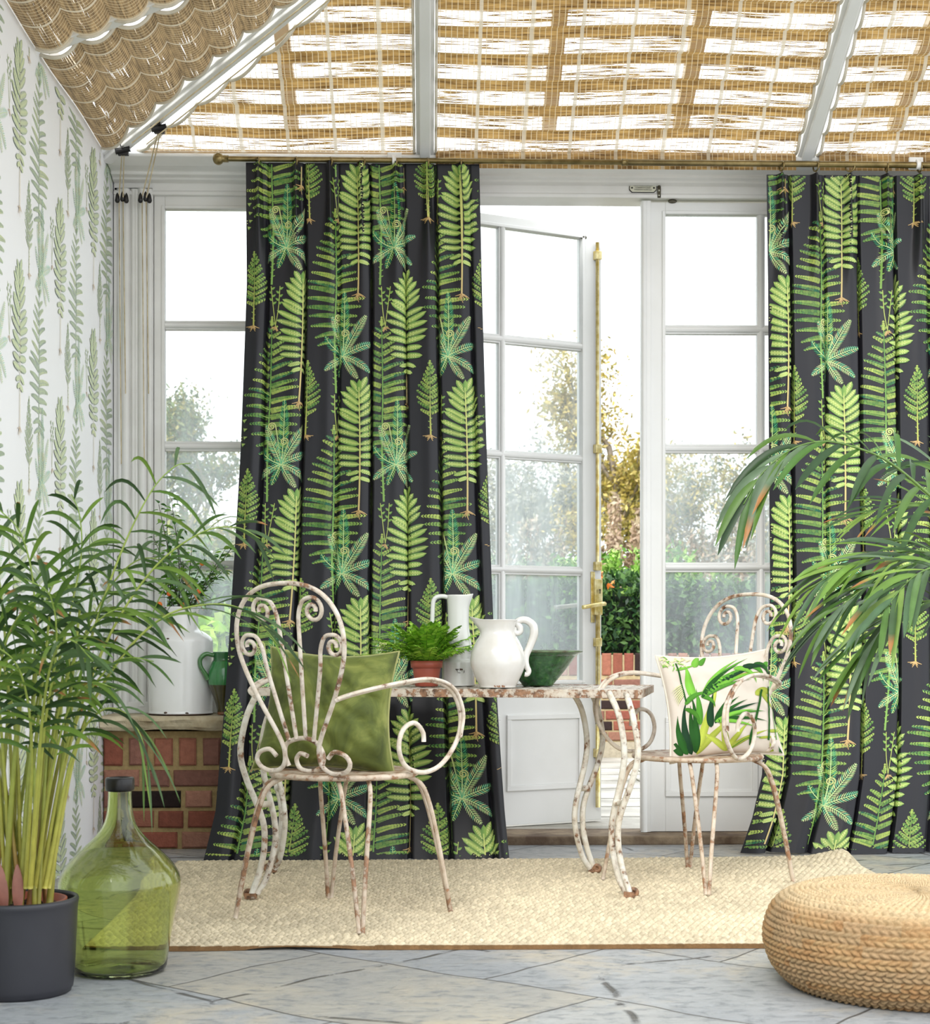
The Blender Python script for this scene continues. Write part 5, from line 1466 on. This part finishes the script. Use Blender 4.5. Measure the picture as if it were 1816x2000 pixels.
# --- potted fern on the table
J = np.array(tp(833, .28)); J[2] += .0005
t = thing('potted_fern', 'bright green fern in a terracotta coloured pot on the table', 'fern', tuple(J))
q = MB(); q.lathe([(0, .001), (.040, .001), (.043, .004), (.052, .068), (.052, .070), (.0585, .070), (.0605, .096), (.0575, .096), (.054, .074), (0, .07)], 48, J); q.build('pot', pm('terracotta_pot', L3(166, 84, 66), .45, c2=L3(156, 76, 60), vs=6), t)
q = MB(); q.lathe([(.055, .082), (.03, .088), (0, .09)], 24, J); q.build('soil', M_soil, t)
g = np.random.default_rng(31)
FC = [L3(146, 196, 56), L3(122, 176, 50), L3(168, 210, 80), L3(104, 158, 46)]
def fern_frond(mb, b0, az, L_, el, seed, n=17, W=.030):
    gg = np.random.default_rng(seed)
    d = np.array((math.cos(az), math.sin(az), 0)); q_ = np.linspace(0, 1, 22)
    P = b0 + d * (L_ * (math.cos(el) * q_ + .15 * q_ ** 2))[:, None] + np.array((0, 0, 1.0)) * (L_ * (math.sin(el) * q_ - .24 * q_ ** 2.4))[:, None]
    mb.tube(P, np.linspace(.0014, .0005, 22), 5, col=L3(96, 128, 46))
    T = np.gradient(P, axis=0); T /= np.linalg.norm(T, axis=1, keepdims=True)
    for i in range(2, 22):
        f = i / 21; w = W * math.sin(PI * min(.97, .10 + .86 * f)) ** .7
        S = np.cross(T[i], (0, 0, 1.0)); S /= max(np.linalg.norm(S), 1e-6)
        for s in (-1, 1):
            dr = S * s * .9 + T[i] * .45 + np.array((0, 0, gg.uniform(-.25, .2))); dr /= np.linalg.norm(dr)
            p0 = P[i] + T[i] * gg.uniform(-.002, .002); wd = np.cross(dr, np.cross(S, T[i])); wd /= max(np.linalg.norm(wd), 1e-6)
            c = np.array(FC[gg.integers(4)]) * gg.uniform(.85, 1.12)
            nn = 5; qq = np.linspace(0, 1, nn); ctr = p0 + dr * (w * qq)[:, None] - np.array((0, 0, .25)) * (w * qq ** 2)[:, None]
            ww = .0056 * np.array((.75, 1, .9, .65, .12))[:, None]
            jag = ww * (1 + .25 * np.array((0, 1, -1, 1, 0))[:, None])
            mb.grid(np.stack([ctr - wd * jag, ctr + wd * ww], 1), c)
fb = J + (0, 0, .085)
for k in range(64):
    az = k * 2.399963; el = g.uniform(.55, 1.5); L_ = g.uniform(.15, .215)
    q = MB(); fern_frond(q, fb + (.02 * math.cos(az), .02 * math.sin(az), 0), az, L_, el, 300 + k); q.build('frond', M_leaf, t, ink=True)
for az, el, L_ in ((-.25, .55, .27), (PI + .1, .35, .26), (.35, .75, .25), (PI - .5, .9, .23), (2.2, 1.25, .22), (1.0, 1.1, .23), (PI, .7, .25), (PI + .4, 1.0, .23)):
    q = MB(); fern_frond(q, fb, az, L_, el, int(az * 100) + 900, W=.03); q.build('frond', M_leaf, t, ink=True)

# --- little orange tree in the churn
top = CH + (0, 0, .45)
t = thing('orange_tree', 'little orange tree with small fruit standing in the white churn', 'plant', tuple(CH + (0, 0, .33)))
g = np.random.default_rng(17)
OC = [L3(92, 142, 54), L3(120, 172, 66), L3(70, 118, 52), L3(150, 192, 80)]
lf = MB(); tw = MB(); fruit = []
ends = [(325, 1010), (300, 1050), (345, 1040), (375, 1065), (400, 1090), (440, 1072), (458, 1063), (420, 1120), (330, 1090), (312, 1130), (385, 1140), (360, 1100), (345, 1150), (310, 985), (335, 975), (440, 1110)]
for k, (ex, ey) in enumerate(ends):
    e_ = on_y(ex, ey, 6.93 + g.uniform(-.06, .05)); s_ = top + (g.uniform(-.04, .04), g.uniform(-.03, .03), -.12)
    P = spline([s_, s_ * .55 + e_ * .45 + (g.uniform(-.02, .02), 0, .03), e_], 26)
    tw.tube(P, np.linspace(.0034, .0012, 26), 6, col=L3(64, 58, 40))
    for i in range(9, 26):
        for r_ in range(2):
            d = g.normal(size=3); d[2] = abs(d[2]) * .4; d /= np.linalg.norm(d)
            L_ = g.uniform(.022, .042); qn = 6; qq = np.linspace(0, 1, qn)
            ctr = P[i] + d * (.008 + L_ * qq)[:, None] - np.array((0, 0, .35)) * (L_ * qq ** 2)[:, None]
            wd = np.cross(d, (g.normal() * .4, g.normal() * .4, 1)); wd /= max(np.linalg.norm(wd), 1e-6)
            w = (.30 * L_ * np.sin(PI * np.clip(qq * .92 + .05, 0, 1)))[:, None]
            c = np.array(OC[g.integers(4)]) * g.uniform(.85, 1.15)
            lf.grid(np.stack([ctr - wd * w, ctr + np.array((0, 0, -.002)), ctr + wd * w], 1), c)
tw.build('twig', M_stem, t, ink=True); lf.build('foliage', M_leaf, t, ink=True)
M_or = pm('orange_peel', L3(226, 122, 40), .4, c2=L3(206, 96, 30), vs=20, bmp=.0005, bs=400)
for fx, fy, r_ in ((395, 1100, .011), (311, 1181, .013), (388, 1155, .011), (358, 1183, .013), (330, 1160, .010)):
    p = on_y(fx, fy, 6.86); q = MB(); q.sphere(p, r_, 14, 10); q.build('fruit', M_or, t)
# ================================================================ the garden outside
M_pav = pm('garden_paving', L3(206, 202, 192), .7, c2=L3(150, 146, 136), vs=2.2, bmp=.01, bs=14)
q = MB(); q.box(-9, 12, 7.2, 11.9, -.02, .03); gp = q.build('garden_paving', M_pav); gp['kind'] = 'structure'
g = np.random.default_rng(41); q = MB()
for k in range(9):
    y = 7.7 + k * .5 + g.uniform(-.06, .06)
    q.box(-9, 12, y, y + .014, .0295, .0312)
for k in range(26):
    y = 7.7 + (k % 8) * .5; x = -4 + g.uniform(0, 9); q.box(x, x + .012, y, y + .48, .0295, .0312)
q.build('garden_paving_joints', pm('mossy_joint', L3(92, 88, 70), .9))['kind'] = 'structure'
M_lawn = pm('garden_lawn', L3(96, 124, 62), .9, c2=L3(120, 116, 66), vs=.6, bmp=.03, bs=20)
q = MB(); q.box(-60, 70, 11.9, 110, -.3, .0); q.build('garden_ground', M_lawn)['kind'] = 'structure'
# low brick garden wall
gy = 11.7
zg = lambda py: EYE + (HY - py) / F * gy
q = MB(); q.box(-6, 8, gy + .006, gy + .36, -.02, .76, L3(176, 158, 122))
rws = []
z = .15
while z < .60:
    rws.append((z, z + .062, [.215, .215, .105], .012, g.uniform(0, .2))); z += .075
rws.append((.615, .775, [.066], .012, 0.0))
bricks(q, -6, 8, gy, rws, .012, 12, .12)
q.box(-6, 8, gy - .03, gy + .02, .0, .14, L3(170, 160, 140))
tag(q.build('garden_wall', M_brick, ink=True), 'low red brick garden wall beyond the paving, under the hedge', 'wall', kind='thing')
# hedge and shrubs
def leaf_cloud(mb, pts, size, cols, g, flat=.5):
    n = len(pts)
    d = g.normal(size=(n, 3)); d /= np.linalg.norm(d, axis=1, keepdims=True)
    e_ = np.cross(d, g.normal(size=(n, 3))); e_ /= np.linalg.norm(e_, axis=1, keepdims=True)
    s_ = size * g.uniform(.6, 1.4, (n, 1))
    a = pts - d * s_; b_ = pts + e_ * s_ * .42; c = pts + d * s_; f = pts - e_ * s_ * .42
    v = np.stack([a, b_, c, f], 1).reshape(-1, 3); idx = np.arange(4 * n).reshape(n, 4)
    cc = np.array(cols)[g.integers(len(cols), size=n)] * g.uniform(.75, 1.2, (n, 1))
    mb.add(v, idx, np.repeat(cc, 4, 0), smooth=False)
g = np.random.default_rng(51)
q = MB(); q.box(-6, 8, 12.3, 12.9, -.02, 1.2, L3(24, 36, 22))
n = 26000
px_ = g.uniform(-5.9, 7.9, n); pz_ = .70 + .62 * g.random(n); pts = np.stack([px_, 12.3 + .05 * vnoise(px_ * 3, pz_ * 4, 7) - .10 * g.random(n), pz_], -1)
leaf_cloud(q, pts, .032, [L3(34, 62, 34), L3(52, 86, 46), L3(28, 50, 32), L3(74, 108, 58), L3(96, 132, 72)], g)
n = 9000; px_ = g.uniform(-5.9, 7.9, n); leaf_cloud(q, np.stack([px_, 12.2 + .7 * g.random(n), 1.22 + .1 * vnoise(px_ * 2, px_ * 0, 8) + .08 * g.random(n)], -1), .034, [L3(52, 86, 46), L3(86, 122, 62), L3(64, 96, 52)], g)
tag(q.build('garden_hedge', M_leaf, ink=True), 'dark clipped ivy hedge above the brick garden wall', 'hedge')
def bush(label, x0, x1, Y, z0, z1, n, cols, size, seed, nm='garden_bush', up=True):
    g = np.random.default_rng(seed); q = MB()
    st = max(8, int((x1 - x0) * 34))
    pts = []
    for k in range(st):
        bx = g.uniform(x0, x1); by = Y + g.uniform(-.25, .25); h = (z1 - z0) * g.uniform(.6, 1.05) * (1 - .35 * abs((bx - (x0 + x1) / 2) / ((x1 - x0) / 2)) ** 3)
        P = spline([(bx, by, z0), (bx + g.uniform(-.05, .05), by, z0 + h * .5), (bx + g.uniform(-.16, .16), by + g.uniform(-.1, .1), z0 + h)], 8)
        q.tube(P, .006, 4, col=np.array(cols[0]) * .7)
        m_ = n // st; f = g.random(m_) ** .8; i = np.minimum((f * 7).astype(int), 6)
        pts.append(P[i] + (P[i + 1] - P[i]) * (f * 7 - i)[:, None] + g.normal(size=(m_, 3)) * .028)
    leaf_cloud(q, np.concatenate(pts), size, cols, g)
    o = q.build(nm, M_leaf, ink=True); tag(o, label, 'bush'); return o
bush('bright green feathery shrub behind the hedge, seen through the open doorway', 1.05, 2.35, 13.3, .9, 1.66, 9000, [L3(120, 168, 62), L3(146, 190, 84), L3(92, 140, 54), L3(170, 200, 110)], .03, 61)
bush('soft green shrub behind the hedge, seen through the shut glazed door', 2.45, 4.4, 13.4, .9, 1.62, 9000, [L3(120, 150, 80), L3(146, 170, 100), L3(96, 130, 70)], .03, 62)
bush('grey green shrub behind the hedge, seen through the open door leaf', -.6, .95, 13.4, .9, 1.62, 8000, [L3(128, 150, 110), L3(150, 166, 124), L3(104, 132, 90)], .03, 63)
bush('olive shrub behind the hedge, seen through the left window', -3.4, -1.6, 13.4, .9, 1.85, 9000, [L3(96, 128, 60), L3(124, 150, 84), L3(150, 150, 84), L3(78, 108, 56)], .034, 64)
bush('bright lime grassy plant close outside the left window', -1.42, -1.0, 8.3, .03, 1.05, 2200, [L3(176, 214, 70), L3(204, 228, 110), L3(150, 196, 62)], .07, 65, 'garden_grass_clump')
# orange blooms in the hedge
for k, (px, py) in enumerate(((1168, 1131), (1193, 1143), (1172, 1122))):
    p = on_y(px, py, 12.17); q = MB(); g = np.random.default_rng(70 + k)
    leaf_cloud(q, p + g.normal(size=(10, 3)) * .018, .026, [L3(222, 120, 50), L3(232, 160, 90)], g)
    tag(q.build('garden_flower', M_leaf, ink=True), ('lowest', 'single', 'topmost')[k] + ' orange bloom on the hedge by the open door edge' if k != 1 else 'orange bloom in the dark hedge, right of the other two', 'flower', 'orange blooms in the hedge')
def tree(label, x, Y, h, spread, seed, cols, nleaf, lsize, bark=L3(120, 108, 92), lean=0.0, dens=1.0, low=.25):
    g = np.random.default_rng(seed); tr = MB(); tips = []
    def br(p, d, L_, r, lev):
        m_ = 6; P = [p]
        for k in range(m_):
            d = d + g.normal(size=3) * .11 + np.array((0, 0, .03)); d /= np.linalg.norm(d); P.append(P[-1] + d * L_ / m_)
        P = np.array(P); tr.tube(P, np.linspace(r, r * .55, m_ + 1), 5 if lev else 8, col=bark, cap=False)
        if lev >= 2:
            for i in range(1, m_ + 1): tips.append(P[i])
        if lev < 4:
            for k in range(3 if lev else 8):
                i = g.integers(2, m_ + 1); a = g.uniform(0, 2 * PI)
                nd = d * .75 + np.array((math.cos(a), math.sin(a) * .8, g.uniform(.0, .5))) * .75; nd /= np.linalg.norm(nd)
                br(P[i], nd, L_ * g.uniform(.5, .72) * (spread if lev == 0 else 1), r * .5, lev + 1)
    br(np.array((x, Y, 0.0)), np.array((lean, 0, 1.0)), h * .52, .045 * h ** .7 * .5, 0)
    t = thing('garden_tree', label, 'tree', (x, Y, 0), 0, 'trees beyond the garden')
    tr.build('trunk', M_stem, t, ink=True)
    tips = np.array(tips); tips = tips[tips[:, 2] > h * low]
    c = tips[g.integers(len(tips), size=int(nleaf * dens))] + g.normal(size=(int(nleaf * dens), 3)) * h * .022
    q = MB(); leaf_cloud(q, c, lsize, cols, g); q.build('foliage', M_leaf, t, ink=True)
yel = [L3(186, 166, 84), L3(206, 186, 110), L3(150, 142, 78), L3(170, 150, 90)]
gry = [L3(158, 156, 150), L3(176, 172, 160), L3(136, 142, 130), L3(182, 176, 150)]
brn = [L3(186, 160, 138), L3(200, 178, 156), L3(168, 144, 124), L3(200, 184, 156)]
grn = [L3(104, 118, 72), L3(128, 134, 84), L3(150, 140, 80), L3(92, 108, 78)]
XT = lambda px, Y: on_y(px, HY, Y)[0]
tree('tall yellowing tree seen through the open doorway', XT(1205, 30), 30, 8.6, .42, 71, yel, 10920, 0.055)
tree('yellow green tree seen through the shut glazed door', XT(1420, 34), 34, 5.2, .95, 72, yel + grn, 10920, 0.055)
tree('bare greyish tree left of the yellow green one, through the shut glazed door', XT(1335, 40), 40, 6.2, .8, 73, gry, 6760, 0.050)
tree('greyish bare tree seen through the open door leaf', XT(1075, 38), 38, 6.2, .9, 74, gry, 10920, 0.055)
tree('second greyish tree further left, partly behind the dark curtain', XT(985, 42), 42, 5.9, .95, 75, gry, 10400, 0.055)
tree('half bare tree with yellow green leaves seen through the left window', XT(330, 24), 24, 5.1, .8, 76, grn, 9360, 0.047)
tree('second tree with olive leaves in the left window, nearer the curtain', XT(415, 28), 28, 4.2, .95, 77, grn + yel, 9360, 0.050)
bush('russet thicket behind the shrubs in the open doorway', XT(1140, 22), XT(1300, 22), 22, .0, 2.75, 9000, brn, .045, 81, 'garden_thicket')
bush('pale thicket behind the shrubs in the shut glazed door', XT(1290, 24), XT(1520, 24), 24, .0, 2.5, 9000, brn + gry, .045, 82, 'garden_thicket')
bush('grey thicket behind the shrubs in the open door leaf', XT(930, 24), XT(1135, 24), 24, .0, 2.8, 9000, gry + brn, .045, 83, 'garden_thicket')
bush('olive thicket behind the shrubs in the left window', XT(300, 20), XT(480, 20), 20, .0, 2.4, 9000, grn, .045, 84, 'garden_thicket')
